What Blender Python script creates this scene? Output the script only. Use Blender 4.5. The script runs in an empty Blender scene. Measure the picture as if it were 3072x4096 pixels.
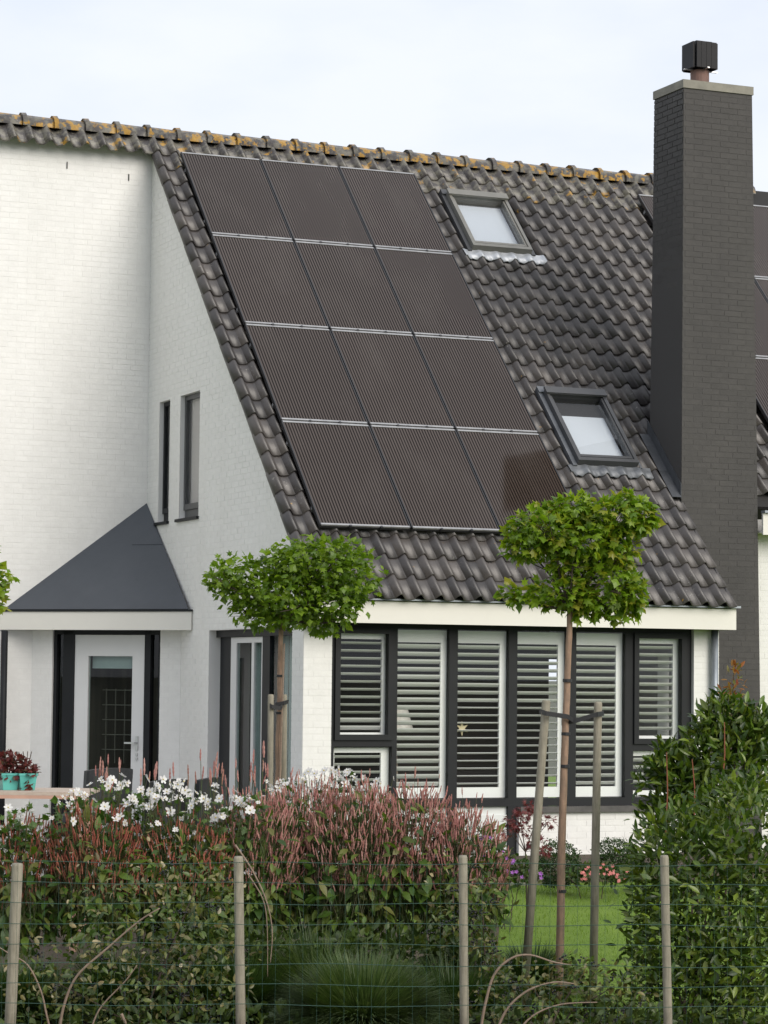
import bpy, math, random
import numpy as np
from mathutils import Vector, Matrix
random.seed(7)
rng = np.random.default_rng(11)
sc = bpy.context.scene
col = sc.collection

# ------------------------------------------------------------------ camera
YAW, PIT, ROL = 0.3988, 0.0642, 0.0101
CAM = Vector((-9.1443, -23.7044, 1.2062))
FPX = 10314.2
fwd = Vector((math.sin(YAW)*math.cos(PIT), math.cos(YAW)*math.cos(PIT), math.sin(PIT)))
rt0 = Vector((math.cos(YAW), -math.sin(YAW), 0)); up0 = rt0.cross(fwd)
RT = math.cos(ROL)*rt0 + math.sin(ROL)*up0
UP = -math.sin(ROL)*rt0 + math.cos(ROL)*up0
cam_d = bpy.data.cameras.new('camera'); cam = bpy.data.objects.new('camera', cam_d); col.objects.link(cam)
cam.matrix_world = Matrix(((RT.x, UP.x, -fwd.x, CAM.x), (RT.y, UP.y, -fwd.y, CAM.y), (RT.z, UP.z, -fwd.z, CAM.z), (0, 0, 0, 1)))
cam_d.sensor_fit = 'HORIZONTAL'; cam_d.sensor_width = 36; cam_d.lens = 36*FPX/3072
cam_d.clip_start = .5; cam_d.clip_end = 6000
cam_d.dof.use_dof = True; cam_d.dof.focus_distance = 25.5; cam_d.dof.aperture_fstop = 13
sc.camera = cam
# ------------------------------------------------------------------ light
SUN_AZ, SUN_EL = math.radians(19), math.radians(29)
sun_dir = Vector((math.sin(SUN_AZ)*math.cos(SUN_EL), -math.cos(SUN_AZ)*math.cos(SUN_EL), math.sin(SUN_EL)))
w = bpy.data.worlds.new('World'); sc.world = w; w.use_nodes = True
nt = w.node_tree; nt.nodes.clear()
def N(nt, t, **k):
    n = nt.nodes.new(t)
    for a, b in k.items(): setattr(n, a, b)
    return n
out = N(nt, 'ShaderNodeOutputWorld'); bg = N(nt, 'ShaderNodeBackground'); bg.inputs[1].default_value = .1
sky = N(nt, 'ShaderNodeTexSky', sky_type='NISHITA', sun_disc=False, sun_elevation=SUN_EL, sun_rotation=math.pi-SUN_AZ)
tc = N(nt, 'ShaderNodeTexCoord'); mp = N(nt, 'ShaderNodeMapping'); mp.inputs['Scale'].default_value = (1, 1, 2.6)
nz = N(nt, 'ShaderNodeTexNoise'); nz.inputs['Scale'].default_value = 7; nz.inputs['Detail'].default_value = 6; nz.inputs['Roughness'].default_value = .5
rp = N(nt, 'ShaderNodeValToRGB'); rp.color_ramp.elements[0].position = .33; rp.color_ramp.elements[0].color = (.82,)*3+(1,)
rp.color_ramp.elements[1].position = .58; rp.color_ramp.elements[1].color = (1, 1, 1, 1)
mx = N(nt, 'ShaderNodeMix', data_type='RGBA'); mx.inputs[7].default_value = (6.75, 7.08, 7.72, 1)
L = nt.links.new
L(tc.outputs['Generated'], mp.inputs[0]); L(mp.outputs[0], nz.inputs['Vector']); L(nz.outputs['Fac'], rp.inputs[0])
L(rp.outputs[0], mx.inputs[0]); L(sky.outputs[0], mx.inputs[6]); L(mx.outputs[2], bg.inputs[0]); L(bg.outputs[0], out.inputs[0])
sl = bpy.data.lights.new('sun', 'SUN'); sl.energy = 2.15; sl.angle = math.radians(42); sl.color = (1, .93, .83)
so = bpy.data.objects.new('sun', sl); col.objects.link(so); so.rotation_euler = sun_dir.to_track_quat('Z', 'Y').to_euler()
sc.view_settings.view_transform = 'Standard'; sc.view_settings.look = 'None'
sc.view_settings.exposure = .46; sc.view_settings.gamma = 1; sc.view_settings.use_curve_mapping = False
sc.render.engine = 'CYCLES'
sc.cycles.max_bounces = 6; sc.cycles.transparent_max_bounces = 12; sc.cycles.caustics_reflective = False; sc.cycles.caustics_refractive = False
try: sc.cycles.use_denoising = True
except Exception: pass

# ------------------------------------------------------------------ helpers
def at(x, y, d):
    """point seen at (x, y) of a 1659x2212 view, d metres along the view axis"""
    s = 3072/1659
    return CAM + d*(fwd + RT*((x*s-1536)/FPX) - UP*((y*s-2048)/FPX))
def depth(P): return (Vector(P)-CAM).dot(fwd)
W = {}
def tag(o, label=None, cat=None, group=None, kind=None):
    if label: o['label'] = label
    if cat: o['category'] = cat
    if group: o['group'] = group
    if kind: o['kind'] = kind
    return o
def link(name, data, parent=None, M=None, **k):
    o = bpy.data.objects.new(name, data); col.objects.link(o)
    M = M or Matrix()
    if parent is not None:
        o.parent = parent; o.matrix_parent_inverse = W[parent].inverted()
    o.matrix_basis = M; W[o] = M.copy()
    return tag(o, **k)
def thing(name, label, cat, loc=(0, 0, 0), rot=0, group=None, M=None):
    M = M or (Matrix.Translation(loc) @ Matrix.Rotation(rot, 4, 'Z'))
    return link(name, None, None, M, label=label, cat=cat, group=group)
class MB:
    def __init__(s): s.v = []; s.f = []
    def add(s, vs, fs):
        n = len(s.v); s.v += [tuple(v) for v in vs]; s.f += [tuple(i+n for i in f) for f in fs]; return s
    def box(s, a, b, M=None):
        (x0, y0, z0), (x1, y1, z1) = a, b
        vs = [Vector(q) for q in ((x0,y0,z0),(x1,y0,z0),(x1,y1,z0),(x0,y1,z0),(x0,y0,z1),(x1,y0,z1),(x1,y1,z1),(x0,y1,z1))]
        if M is not None: vs = [M @ q for q in vs]
        return s.add(vs, [(0,3,2,1),(4,5,6,7),(0,1,5,4),(1,2,6,5),(2,3,7,6),(3,0,4,7)])
    def prism(s, poly, ext):
        """polygon (list of points) extruded by vector ext"""
        n = len(poly); e = Vector(ext); a = [Vector(p) for p in poly]; b = [p+e for p in a]
        return s.add(a+b, [tuple(range(n))[::-1], tuple(range(n, 2*n))] + [(i, (i+1) % n, (i+1) % n+n, i+n) for i in range(n)])
    def tube(s, pts, rad, n=8, caps=True):
        pts = [Vector(p) for p in pts]; m = len(pts); vs = []; fs = []
        if not hasattr(rad, '__len__'): rad = [rad]*m
        ref = Vector((1, 0, 0))
        for i, p in enumerate(pts):
            d = (pts[min(i+1, m-1)]-pts[max(i-1, 0)]).normalized()
            if abs(d.dot(ref)) > .9: ref = Vector((0, 1, 0))
            x = d.cross(ref).normalized(); y = d.cross(x)
            for k in range(n):
                a = 2*math.pi*k/n; vs.append(p+rad[i]*(math.cos(a)*x+math.sin(a)*y))
        for i in range(m-1):
            for k in range(n):
                fs.append((i*n+k, i*n+(k+1) % n, (i+1)*n+(k+1) % n, (i+1)*n+k))
        if caps: fs += [tuple(range(n))[::-1], tuple((m-1)*n+k for k in range(n))]
        return s.add(vs, fs)
    def lathe(s, prof, c=(0, 0, 0), n=16):
        vs = []; fs = []; m = len(prof)
        for r, z in prof:
            for k in range(n):
                a = 2*math.pi*k/n; vs.append((c[0]+r*math.cos(a), c[1]+r*math.sin(a), c[2]+z))
        for i in range(m-1):
            for k in range(n): fs.append((i*n+k, i*n+(k+1) % n, (i+1)*n+(k+1) % n, (i+1)*n+k))
        return s.add(vs, fs)
    def mesh(s, name, mat, smooth=False):
        me = bpy.data.meshes.new(name); me.from_pydata(s.v, [], s.f)
        if mat: me.materials.append(mat)
        if smooth: me.polygons.foreach_set('use_smooth', [True]*len(me.polygons))
        me.update(); return me
def part(name, mb, mat, parent, M=None, smooth=False, **k):
    return link(name, mb.mesh(name, mat, smooth), parent, M, **k)
def solo(name, mb, mat, label, cat, smooth=False, **k):
    return link(name, mb.mesh(name, mat, smooth), None, None, label=label, cat=cat, **k)
def ground_part(name, mb, mat, smooth=False):
    return link(name, mb.mesh(name, mat, smooth), None, None, kind='structure')

# ------------------------------------------------------------------ materials
def rnd_socket(nt):
    g = N(nt, 'ShaderNodeNewGeometry'); oi = N(nt, 'ShaderNodeObjectInfo')
    a = N(nt, 'ShaderNodeMath', operation='ADD'); f = N(nt, 'ShaderNodeMath', operation='FRACT')
    nt.links.new(g.outputs['Random Per Island'], a.inputs[0]); nt.links.new(oi.outputs['Random'], a.inputs[1]); nt.links.new(a.outputs[0], f.inputs[0])
    return f.outputs[0]
def ramp(nt, sock, stops):
    r = N(nt, 'ShaderNodeValToRGB'); e = r.color_ramp.elements
    while len(e) < len(stops): e.new(.5)
    for el, (p, c) in zip(e, stops): el.position = p; el.color = (*c, 1)
    nt.links.new(sock, r.inputs[0]); return r.outputs[0]
def noise(nt, scale, detail=4, rough=.55, stretch=(1, 1, 1), coord='world'):
    n = N(nt, 'ShaderNodeTexNoise'); n.inputs['Scale'].default_value = scale; n.inputs['Detail'].default_value = detail; n.inputs['Roughness'].default_value = rough
    m = N(nt, 'ShaderNodeMapping'); m.inputs['Scale'].default_value = stretch
    if coord == 'world':
        g = N(nt, 'ShaderNodeNewGeometry'); nt.links.new(g.outputs['Position'], m.inputs[0])
    else:
        g = N(nt, 'ShaderNodeTexCoord'); nt.links.new(g.outputs['Object'], m.inputs[0])
    nt.links.new(m.outputs[0], n.inputs['Vector']); return n.outputs['Fac']
def mixc(nt, fac, a, b, mode='MIX'):
    m = N(nt, 'ShaderNodeMix', data_type='RGBA', blend_type=mode)
    for i, v in ((0, fac), (6, a), (7, b)):
        if isinstance(v, (int, float)): m.inputs[i].default_value = v
        elif isinstance(v, tuple): m.inputs[i].default_value = (*v, 1)
        else: nt.links.new(v, m.inputs[i])
    return m.outputs[2]
def mat(name, c, rough=.6, c2=None, ns=4, stretch=(1, 1, 1), rvar=None, rfac=.5, bump=None, metal=0, spec=.5, coat=0, fine=None):
    """c..c2 by noise, rvar = ramp colours multiplied in by random island value, bump=(scale, strength, dist)"""
    m = bpy.data.materials.new(name); m.use_nodes = True; nt = m.node_tree; b = nt.nodes['Principled BSDF']
    b.inputs['Roughness'].default_value = rough; b.inputs['Metallic'].default_value = metal; b.inputs['Specular IOR Level'].default_value = spec
    b.inputs['Coat Weight'].default_value = coat; b.inputs['Coat Roughness'].default_value = .05
    s = c
    if c2:
        s = mixc(nt, ramp(nt, noise(nt, ns, 5, .6, stretch), [(.32, (0, 0, 0)), (.68, (1, 1, 1))]), c, c2)
    if rvar:
        s = mixc(nt, rfac, s, ramp(nt, rnd_socket(nt), [(i/(len(rvar)-1), q) for i, q in enumerate(rvar)]))
    if fine:
        s = mixc(nt, fine[1], s, ramp(nt, noise(nt, fine[0], 3, .7), [(.3, (.55, .55, .55)), (.7, (1.3, 1.3, 1.3))]), 'MULTIPLY')
    if isinstance(s, tuple): b.inputs['Base Color'].default_value = (*s, 1)
    else: nt.links.new(s, b.inputs['Base Color'])
    if bump:
        bp = N(nt, 'ShaderNodeBump'); bp.inputs['Strength'].default_value = bump[1]; bp.inputs['Distance'].default_value = bump[2]
        nt.links.new(noise(nt, bump[0], 4, .6), bp.inputs['Height']); nt.links.new(bp.outputs[0], b.inputs['Normal'])
    return m
def leafmat(name, cols, rough=.45, trans=.3, spec=.5, tt=(1.5, 1.6, .7)):
    m = bpy.data.materials.new(name); m.use_nodes = True; nt = m.node_tree; b = nt.nodes['Principled BSDF']; o = nt.nodes['Material Output']
    s = ramp(nt, rnd_socket(nt), [(i/(len(cols)-1), q) for i, q in enumerate(cols)])
    nt.links.new(s, b.inputs['Base Color']); b.inputs['Roughness'].default_value = rough; b.inputs['Specular IOR Level'].default_value = spec
    t = N(nt, 'ShaderNodeBsdfTranslucent'); tm = mixc(nt, 1, s, tt, 'MULTIPLY'); nt.links.new(tm, t.inputs[0])
    x = N(nt, 'ShaderNodeMixShader'); x.inputs[0].default_value = trans
    nt.links.new(b.outputs[0], x.inputs[1]); nt.links.new(t.outputs[0], x.inputs[2]); nt.links.new(x.outputs[0], o.inputs[0])
    return m
def glassmat(name, tint=(.93, .96, .95), ior=1.5, boost=1.0):
    m = bpy.data.materials.new(name); m.use_nodes = True; nt = m.node_tree; nt.nodes.clear(); o = N(nt, 'ShaderNodeOutputMaterial')
    t = N(nt, 'ShaderNodeBsdfTransparent'); t.inputs[0].default_value = (*tint, 1); g = N(nt, 'ShaderNodeBsdfGlossy'); g.inputs['Roughness'].default_value = .01
    f = N(nt, 'ShaderNodeFresnel'); f.inputs[0].default_value = ior; x = N(nt, 'ShaderNodeMixShader')
    mu = N(nt, 'ShaderNodeMath', operation='MULTIPLY'); mu.inputs[1].default_value = boost; mu.use_clamp = True
    ge = N(nt, 'ShaderNodeNewGeometry'); sb = N(nt, 'ShaderNodeMath', operation='SUBTRACT'); sb.inputs[0].default_value = 1; nt.links.new(ge.outputs['Backfacing'], sb.inputs[1])
    m2 = N(nt, 'ShaderNodeMath', operation='MULTIPLY'); nt.links.new(sb.outputs[0], m2.inputs[1])
    nt.links.new(f.outputs[0], mu.inputs[0]); nt.links.new(mu.outputs[0], m2.inputs[0]); nt.links.new(m2.outputs[0], x.inputs[0]); nt.links.new(t.outputs[0], x.inputs[1]); nt.links.new(g.outputs[0], x.inputs[2]); nt.links.new(x.outputs[0], o.inputs[0])
    return m
WHITE = mat('white_masonry_paint', (.745, .74, .722), .75, (.69, .683, .66), 1.5, stretch=(1, 1, .2), fine=(9, .10), bump=(45, .25, .004), rvar=[(.715, .708, .69), (.765, .76, .745)], rfac=.3)
JOINT = mat('painted_joint', (.735, .73, .712), .85, (.69, .683, .665), .9, bump=(60, .2, .004))
DARKB = mat('dark_masonry_paint', (.064, .060, .057), .66, (.050, .047, .046), 2.2, stretch=(1, 1, .25), spec=.3, rvar=[(.046, .044, .043), (.064, .060, .058)], rfac=.4, bump=(50, .3, .004), fine=(14, .25))
DARKJ = mat('dark_joint', (.052, .049, .048), .8, bump=(60, .3, .004))
ANTH = mat('anthracite_frame', (.0125, .0135, .0155), .5, (.016, .0175, .0195), 3, spec=.22)
GREYF = mat('grey_frame', (.052, .054, .058), .45, (.065, .066, .069), 4)
CREAM = mat('cream_fascia', (.70, .68, .63), .45, (.66, .64, .59), 1.5, fine=(6, .06))
ZINC = mat('zinc', (.30, .33, .36), .42, (.22, .245, .27), 6, metal=.5)
LEAD = mat('lead_sheet', (.16, .17, .185), .5, (.10, .108, .12), 7, metal=.3)
LEADL = mat('pale_lead_sheet', (.50, .52, .55), .42, (.36, .38, .41), 9, metal=.3)
SLATE = mat('slate_grey_roofing', (.050, .058, .072), .55, (.062, .070, .085), 1.3, fine=(5, .12))
SHUT = mat('white_shutter_paint', (.80, .81, .80), .4)
DOORW = mat('white_door_paint', (.66, .66, .66), .35, (.63, .63, .63), 2)
GLASS = glassmat('window_glass', (.985, .99, .988)); GLASSD = glassmat('door_glass', (.82, .87, .86), 1.45, 1.0)
STEEL = mat('steel', (.55, .55, .55), .3, metal=.9)
BLACK = mat('black_plastic', (.012, .012, .013), .5)
CAPST = mat('concrete_cap', (.26, .245, .205), .8, (.185, .175, .15), 7, bump=(30, .4, .005))
TERRA = mat('terracotta_pipe', (.20, .11, .085), .7, (.14, .085, .07), 10)
WOODP = mat('weathered_post_wood', (.30, .275, .215), .85, (.20, .18, .135), 5, stretch=(14, 14, 1.2), bump=(25, .4, .004), fine=(9, .3))
BARK = mat('young_bark', (.34, .22, .15), .8, (.20, .14, .10), 6, stretch=(8, 8, 1.5), bump=(40, .4, .004), fine=(10, .3))
BARKD = mat('dark_twig', (.085, .06, .045), .85, (.05, .038, .03), 9)
TWIG = mat('tan_cane', (.27, .20, .15), .8, (.19, .135, .10), 8, stretch=(4, 4, 4))
SOIL = mat('soil', (.05, .038, .028), .95, (.085, .065, .045), 5, bump=(20, .8, .02))
WIRE = mat('green_wire', (.03, .075, .055), .5)
STRAP = mat('black_rubber_strap', (.015, .015, .017), .6)

def tilemat(name, orange):
    m = bpy.data.materials.new(name); m.use_nodes = True; nt = m.node_tree; b = nt.nodes['Principled BSDF']
    base = ramp(nt, rnd_socket(nt), [(0, (.042, .039, .039)), (.35, (.056, .051, .0505)), (.7, (.066, .060, .058)), (1, (.086, .077, .072))])
    base = mixc(nt, .5, base, ramp(nt, noise(nt, 7, 5, .65, (1, 1, 1)), [(.3, (.66, .66, .68)), (.7, (1.25, 1.22, 1.2))]), 'MULTIPLY')
    spots = ramp(nt, noise(nt, 34, 2, .5), [(.66, (0, 0, 0)), (.72, (1, 1, 1))])
    patch = ramp(nt, noise(nt, 1.6, 2, .5), [(.5, (0, 0, 0)), (.66, (.8, .8, .8))])
    base = mixc(nt, mixc(nt, 1, spots, patch, 'MULTIPLY'), base, (.26, .25, .23))
    if orange:
        thr = orange[1]
        o = ramp(nt, noise(nt, orange[0], 5, .62), [(orange[1], (0, 0, 0)), (orange[1]+.05, (1, 1, 1))])
        o2 = ramp(nt, noise(nt, 30, 3, .6), [(.3, (.31, .165, .018)), (.7, (.46, .27, .045))])
        g = ramp(nt, noise(nt, 11, 5, .6), [(.44, (0, 0, 0)), (.6, (.85, .85, .85))]) if thr < .68 else 0.0
        base = mixc(nt, g, base, (.17, .16, .13))
        base = mixc(nt, mixc(nt, 1, o, (.85, .85, .85), 'MULTIPLY'), base, o2)
    nt.links.new(base, b.inputs['Base Color']); b.inputs['Roughness'].default_value = .4; b.inputs['Specular IOR Level'].default_value = .55
    bp = N(nt, 'ShaderNodeBump'); bp.inputs['Strength'].default_value = .3; bp.inputs['Distance'].default_value = .004
    nt.links.new(noise(nt, 60, 4, .6), bp.inputs['Height']); nt.links.new(bp.outputs[0], b.inputs['Normal'])
    return m
TILE = tilemat('brown_roof_tile', (9, .70))
TILEL = tilemat('lichened_roof_tile', (5, .60))
RIDGE = tilemat('lichened_ridge_tile', (9, .505))

# ------------------------------------------------------------------ terrain
DEPTH0 = depth((0, 0, 0))
hv = Vector((fwd.x, fwd.y, 0)).normalized()
def gz(x, y):
    k = (Vector((x, y, 0))-Vector((CAM.x, CAM.y, 0))).dot(hv)
    t = min(1, max(0, (k-20.2)/4.2)); t = t*t*(3-2*t)
    return -1.28+.5*t if y < 9 else -.78
def grid_sheet(x0, x1, y0, y1, n, m, dz=0):
    mb = MB(); vs = []
    for j in range(m+1):
        for i in range(n+1):
            x = x0+(x1-x0)*i/n; y = y0+(y1-y0)*j/m; vs.append((x, y, gz(x, y)+dz))
    return mb.add(vs, [(j*(n+1)+i, j*(n+1)+i+1, (j+1)*(n+1)+i+1, (j+1)*(n+1)+i) for j in range(m) for i in range(n)])
LAWN = mat('lawn_green', (.12, .205, .02), .9, (.15, .235, .026), 2.5, bump=(60, .8, .02), fine=(25, .35))
FIELD = mat('field_grass', (.085, .095, .06), .95, (.11, .11, .08), .25, fine=(1.5, .4))
mb = MB()
xs = [-3000, -400, -60, -24, 24, 60, 400, 3000]; ys = [-3000, -400, -60, -27, 24, 60, 400, 3000]
vv = [(x, y, -1.34 if y < 0 else -.86) for y in ys for x in xs]
mb.add(vv, [(j*8+i, j*8+i+1, (j+1)*8+i+1, (j+1)*8+i) for j in range(7) for i in range(7) if not (2 < i < 4 and 2 < j < 4) and not (i == 3 and j == 3)])
ground_part('ground', mb, FIELD)
ground_part('lawn', grid_sheet(-24.01, 24.01, -27.01, 24.01, 96, 102), LAWN, True)

# ------------------------------------------------------------------ the house
house = thing('house', 'white painted brick house with brown pantile roof and tall dark chimney', 'house', (2.3, 2.5, -.8))
YW = 5.15            # plane of the tall wall under the ridge
TZ = lambda y: y+2.37                      # tile plane
R2 = math.sqrt(.5)
BR = dict(course=.0625, joint=.010, L=.21)
brick_src = MB().box((0, -.002, 0), (BR['L'], .008, BR['course']-BR['joint']))
full_white = brick_src.mesh('brick', WHITE); full_dark = brick_src.mesh('brick', DARKB)
brick_jobs = []     # (visible size, mesh, matrix, parent)
def brickwork(parent, O, u, n, zr, urange, holes=(), m=WHITE, single=False, full=None, seed=0):
    """courses on a wall plane: O origin, u along, n outward; urange(z) gives the span of u, holes = (u0,u1,z0,z1)"""
    r = random.Random(seed); u = Vector(u); n = Vector(n); O = Vector(O); up = Vector((0, 0, 1))
    mb = MB(); z = zr[0]; k = 0
    M0 = Matrix((( u.x, -n.x, 0, 0), (u.y, -n.y, 0, 0), (u.z, -n.z, 1, 0), (0, 0, 0, 1)))
    while z < zr[1]-.02:
        h = BR['course']-BR['joint']; zt = min(z+h, zr[1]); zm = z+h/2
        a, b = urange(zm)
        cuts = [(a, b)]
        for (h0, h1, z0, z1) in holes:
            if zt > z0 and z < z1:
                nc = []
                for (p, q) in cuts:
                    if h1 <= p or h0 >= q: nc.append((p, q)); continue
                    if h0 > p: nc.append((p, h0))
                    if h1 < q: nc.append((h1, q))
                cuts = nc
        step = BR['L']+BR['joint']; off = (k % 2)*step/2+(r.random() < .15)*step/4
        first = math.floor((a-off)/step)
        i = first
        while off+i*step < b:
            x0 = off+i*step; x1 = x0+BR['L']; i += 1
            for (p, q) in cuts:
                s0, s1 = max(x0, p), min(x1, q)
                if s1-s0 < .02: continue
                pr = (.0018+r.uniform(-.0007, .0010))*(.9 if m is DARKB else 1)
                if single and s1-s0 > BR['L']-1e-6 and zt-z > h-1e-6:
                    brick_jobs.append((full, Matrix.Translation(O+u*s0+up*z+n*(pr-.0021)) @ M0, parent)); continue
                A = [O+u*s0+up*z, O+u*s1+up*z, O+u*s1+up*zt, O+u*s0+up*zt]
                o, t = -n*.002, n*pr
                mb.add([q_+o for q_ in A]+[q_+t for q_ in A], [(4,5,6,7),(0,1,5,4),(1,2,6,5),(2,3,7,6),(3,0,4,7)])
        z += BR['course']; k += 1
    return mb

# --- gable wall (plane x = 0, faces -x)
G_H = [(.31, 2.846, -.62, 1.70), (3.27, 3.95, 2.97, 4.365), (4.33, 4.72, 2.97, 4.365)]     # y0,y1,z0,z1
gtop = lambda y: TZ(y)-.15
mb = MB(); ys = sorted({0.0, YW, *[a for h in G_H for a in h[:2]]})
for a, b in zip(ys[:-1], ys[1:]):
    hs = [h for h in G_H if h[0] < b and h[1] > a]; z0 = -.9
    for h in hs:
        if h[2] > z0: mb.add([(0, a, z0), (0, b, z0), (0, b, h[2]), (0, a, h[2])], [(0, 3, 2, 1)])
        z0 = h[3]
    mb.add([(0, a, z0), (0, b, z0), (0, b, gtop(b)), (0, a, gtop(a))], [(0, 3, 2, 1)])
for (a, b, z0, z1) in G_H:     # reveals
    d = .22
    mb.add([(0,a,z0),(d,a,z0),(d,a,z1),(0,a,z1)], [(0,1,2,3)]); mb.add([(0,b,z0),(d,b,z0),(d,b,z1),(0,b,z1)], [(3,2,1,0)])
    mb.add([(0,a,z1),(d,a,z1),(d,b,z1),(0,b,z1)], [(0,1,2,3)]); mb.add([(0,a,z0),(d,a,z0),(d,b,z0),(0,b,z0)], [(3,2,1,0)])
gable = part('gable_wall', mb, JOINT, house)
bw = brickwork(gable, (0, YW, 0), (0, -1, 0), (-1, 0, 0), (-.85, 7.3), lambda z: (0, YW-max(0, z+.15-2.37)-.004), [(YW-h[1], YW-h[0], h[2], h[3]) for h in G_H], seed=1)
part('brickwork', bw, WHITE, gable, kind='stuff')
# --- tall wall under the ridge (plane y = YW, faces -y)
mb = MB().box((-6, YW, -.9), (-.001, YW+.3, 7.42))
wall = part('wall', mb, JOINT, house)
part('brickwork', brickwork(wall, (-6, YW, 0), (1, 0, 0), (0, -1, 0), (-.85, 7.42), lambda z: (3.2, 5.985), seed=2), WHITE, wall, kind='stuff')
# --- front wall: piers and plinth (plane y = 0)
for sd, (nm, a, b, z0, zt) in enumerate((('front_pier', .001, .302, -.9, 1.76), ('plinth', 2.365, 4.388, -.9, -.155), ('front_pier', 4.389, 4.69, -.9, 1.76))):
    front = part(nm, MB().box((a, 0 if nm != 'plinth' else .001, z0), (b, .3, zt+.03 if zt > 0 else zt+.005)), JOINT, house)
    bw = brickwork(front, (a, 0, 0), (1, 0, 0), (0, -1, 0), (-.85, zt), lambda z, L=b-a: (0, L), single=True, full=full_white, seed=5+sd)
    part('brickwork', bw, WHITE, front, kind='stuff')
part('wall_end', MB().box((4.40, .31, -.9), (4.69, .55, 1.8)).box((4.40, .80, -.9), (4.66, 3.2, 1.8)).box((4.40, .55, -.9), (4.69, .80, .3)).box((4.40, .55, 1.5), (4.69, .80, 1.8)), WHITE, house)
# --- right-hand section
mb = MB().box((5.68, .98, -.9), (12, 1.3, 3.0))
rw = part('set_back_wall', mb, JOINT, house)
part('brickwork', brickwork(rw, (5.68, .98, 0), (1, 0, 0), (0, -1, 0), (-.85, 2.98), lambda z: (0, 1.6), seed=9), WHITE, rw, kind='stuff')
f2 = part('fascia', MB().box((5.655, .70, 2.815), (12, .73, 3.05)).box((5.655, .735, 2.84), (12, 1.3, 2.86)), CREAM, house)
part('gutter_trim', MB().box((5.655, .66, 3.055), (12, .745, 3.08)), ZINC, f2)

# --- chimney
YC = .775
chim = thing_c = None
def chx(z): t = (7.7-z)/6.4; return 4.688-.022*t, 5.553+.105*t
def chyb(z): return 1.43+.11*(7.7-z)/6.4
mb = MB()
lv = [-.9, 2, 4, 6, 7.70]; vs = []
for z in lv:
    a, b = chx(z); vs += [(a, YC, z), (b, YC, z), (b, chyb(z), z), (a, chyb(z), z)]
mb.add(vs, [(4*i+k, 4*i+(k+1) % 4, 4*i+4+(k+1) % 4, 4*i+4+k) for i in range(4) for k in range(4)]+[(16, 17, 18, 19)])
chim = part('chimney', mb, DARKJ, house)
part('brickwork', brickwork(chim, (4.6, YC, 0), (1, 0, 0), (0, -1, 0), (-.85, 7.68), lambda z: (chx(z)[0]-4.6+.002, chx(z)[1]-4.6-.002), m=DARKB, single=True, full=full_dark, seed=21), DARKB, chim, kind='stuff')
part('brickwork', brickwork(chim, (4.683, 2, 0), (0, -1, 0), (-1, 0, 0), (2.4, 7.68), lambda z: (2-chyb(z), 2-YC-.004), m=DARKB, seed=22), DARKB, chim, kind='stuff')
part('chimney_cap', MB().prism([(4.674, YC-.014, 7.70), (5.565, YC-.014, 7.70), (5.565, 1.446, 7.70), (4.674, 1.446, 7.70)], (0, 0, .092)), CAPST, chim)
px, py = 5.075, 1.1
part('flue_pipe', MB().lathe([(.0, .0), (.105, 0), (.105, .2), (.0, .2)], (px, py, 7.79), 20), TERRA, chim)
cowl = thing('chimney_cowl', 'black box-shaped cowl on the flue pipe of the tall chimney', 'chimney cowl', (px, py, 7.98))
mb = MB(); cb = 8.0; ch = .29; hw = .145
for (dx, dy, a) in ((0, -1, 0), (-1, 0, 1), (0, 1, 0), (1, 0, 1)):
    c = Vector((px+dx*hw, py+dy*hw, cb)); e = (.15 if a == 0 else .012, .012 if a == 0 else .15)
    if a == 0: mb.box((c.x-.125, c.y-.012, cb), (c.x+.125, c.y+.012, cb+ch))
    else: mb.box((c.x-.012, c.y-.125, cb), (c.x+.012, c.y+.125, cb+ch))
BMET = mat('black_cowl_metal', (.010, .010, .012), .55, (.014, .014, .016), 8, spec=.25)
part('side_plate', mb, BMET, cowl)
part('inner_box', MB().box((px-.10, py-.10, cb+.02), (px+.10, py+.10, cb+ch+.02)), BMET, cowl)
mb = MB()
for k in range(3): mb.box((px-.07+k*.065, py-hw-.015, cb+.0), (px-.064+k*.065, py-hw-.012, cb+ch))
part('rib', mb, BMET, cowl, kind='stuff')
part('base_plate', MB().box((px-.20, py-.012, cb-.010), (px+.22, py+.012, cb)).box((px-.012, py-.20, cb-.012), (px+.012, py+.20, cb-.002)), STEEL, cowl)

# --- bricks as single objects (front wall and chimney, the largest ones)
brick_jobs.sort(key=lambda j: (j[0] is not full_white, (j[1].translation-CAM).length))
extra = {}
for i, (me, M, pa) in enumerate(brick_jobs):
    if i < 300: link('brick', me, pa, M)
    else:
        e = extra.setdefault(pa, (MB(), me)); e[0].box((0, -.003, 0), (BR['L'], .008, BR['course']-BR['joint']), M)
for pa, (mb, me) in extra.items(): part('brickwork', mb, me.materials[0], pa, kind='stuff')

# ------------------------------------------------------------------ roof
YR = 5.29; EAVE_Y = -.375
TH = math.pi/4
roofM = Matrix.Rotation(TH, 4, 'X')        # local x right, y up the slope, z normal
def roof_pt(x, s, off=0):                  # s = distance up the slope from the eave
    return Vector((x, EAVE_Y+(s-off)*R2, TZ(EAVE_Y)+(s+off)*R2))
SLOPE = (YR-EAVE_Y)/R2
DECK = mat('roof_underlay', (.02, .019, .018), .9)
mb = MB()
def slab(x0, x1, s0, s1, o0=-.07, o1=-.03):
    P = [roof_pt(x, s, o) for o in (o0, o1) for (x, s) in ((x0, s0), (x1, s0), (x1, s1), (x0, s1))]
    mb.add(P, [(0,3,2,1),(4,5,6,7),(0,1,5,4),(1,2,6,5),(2,3,7,6),(3,0,4,7)])
S_W = (YW-.02-EAVE_Y)/R2; S_N = (.745-EAVE_Y)/R2
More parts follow.
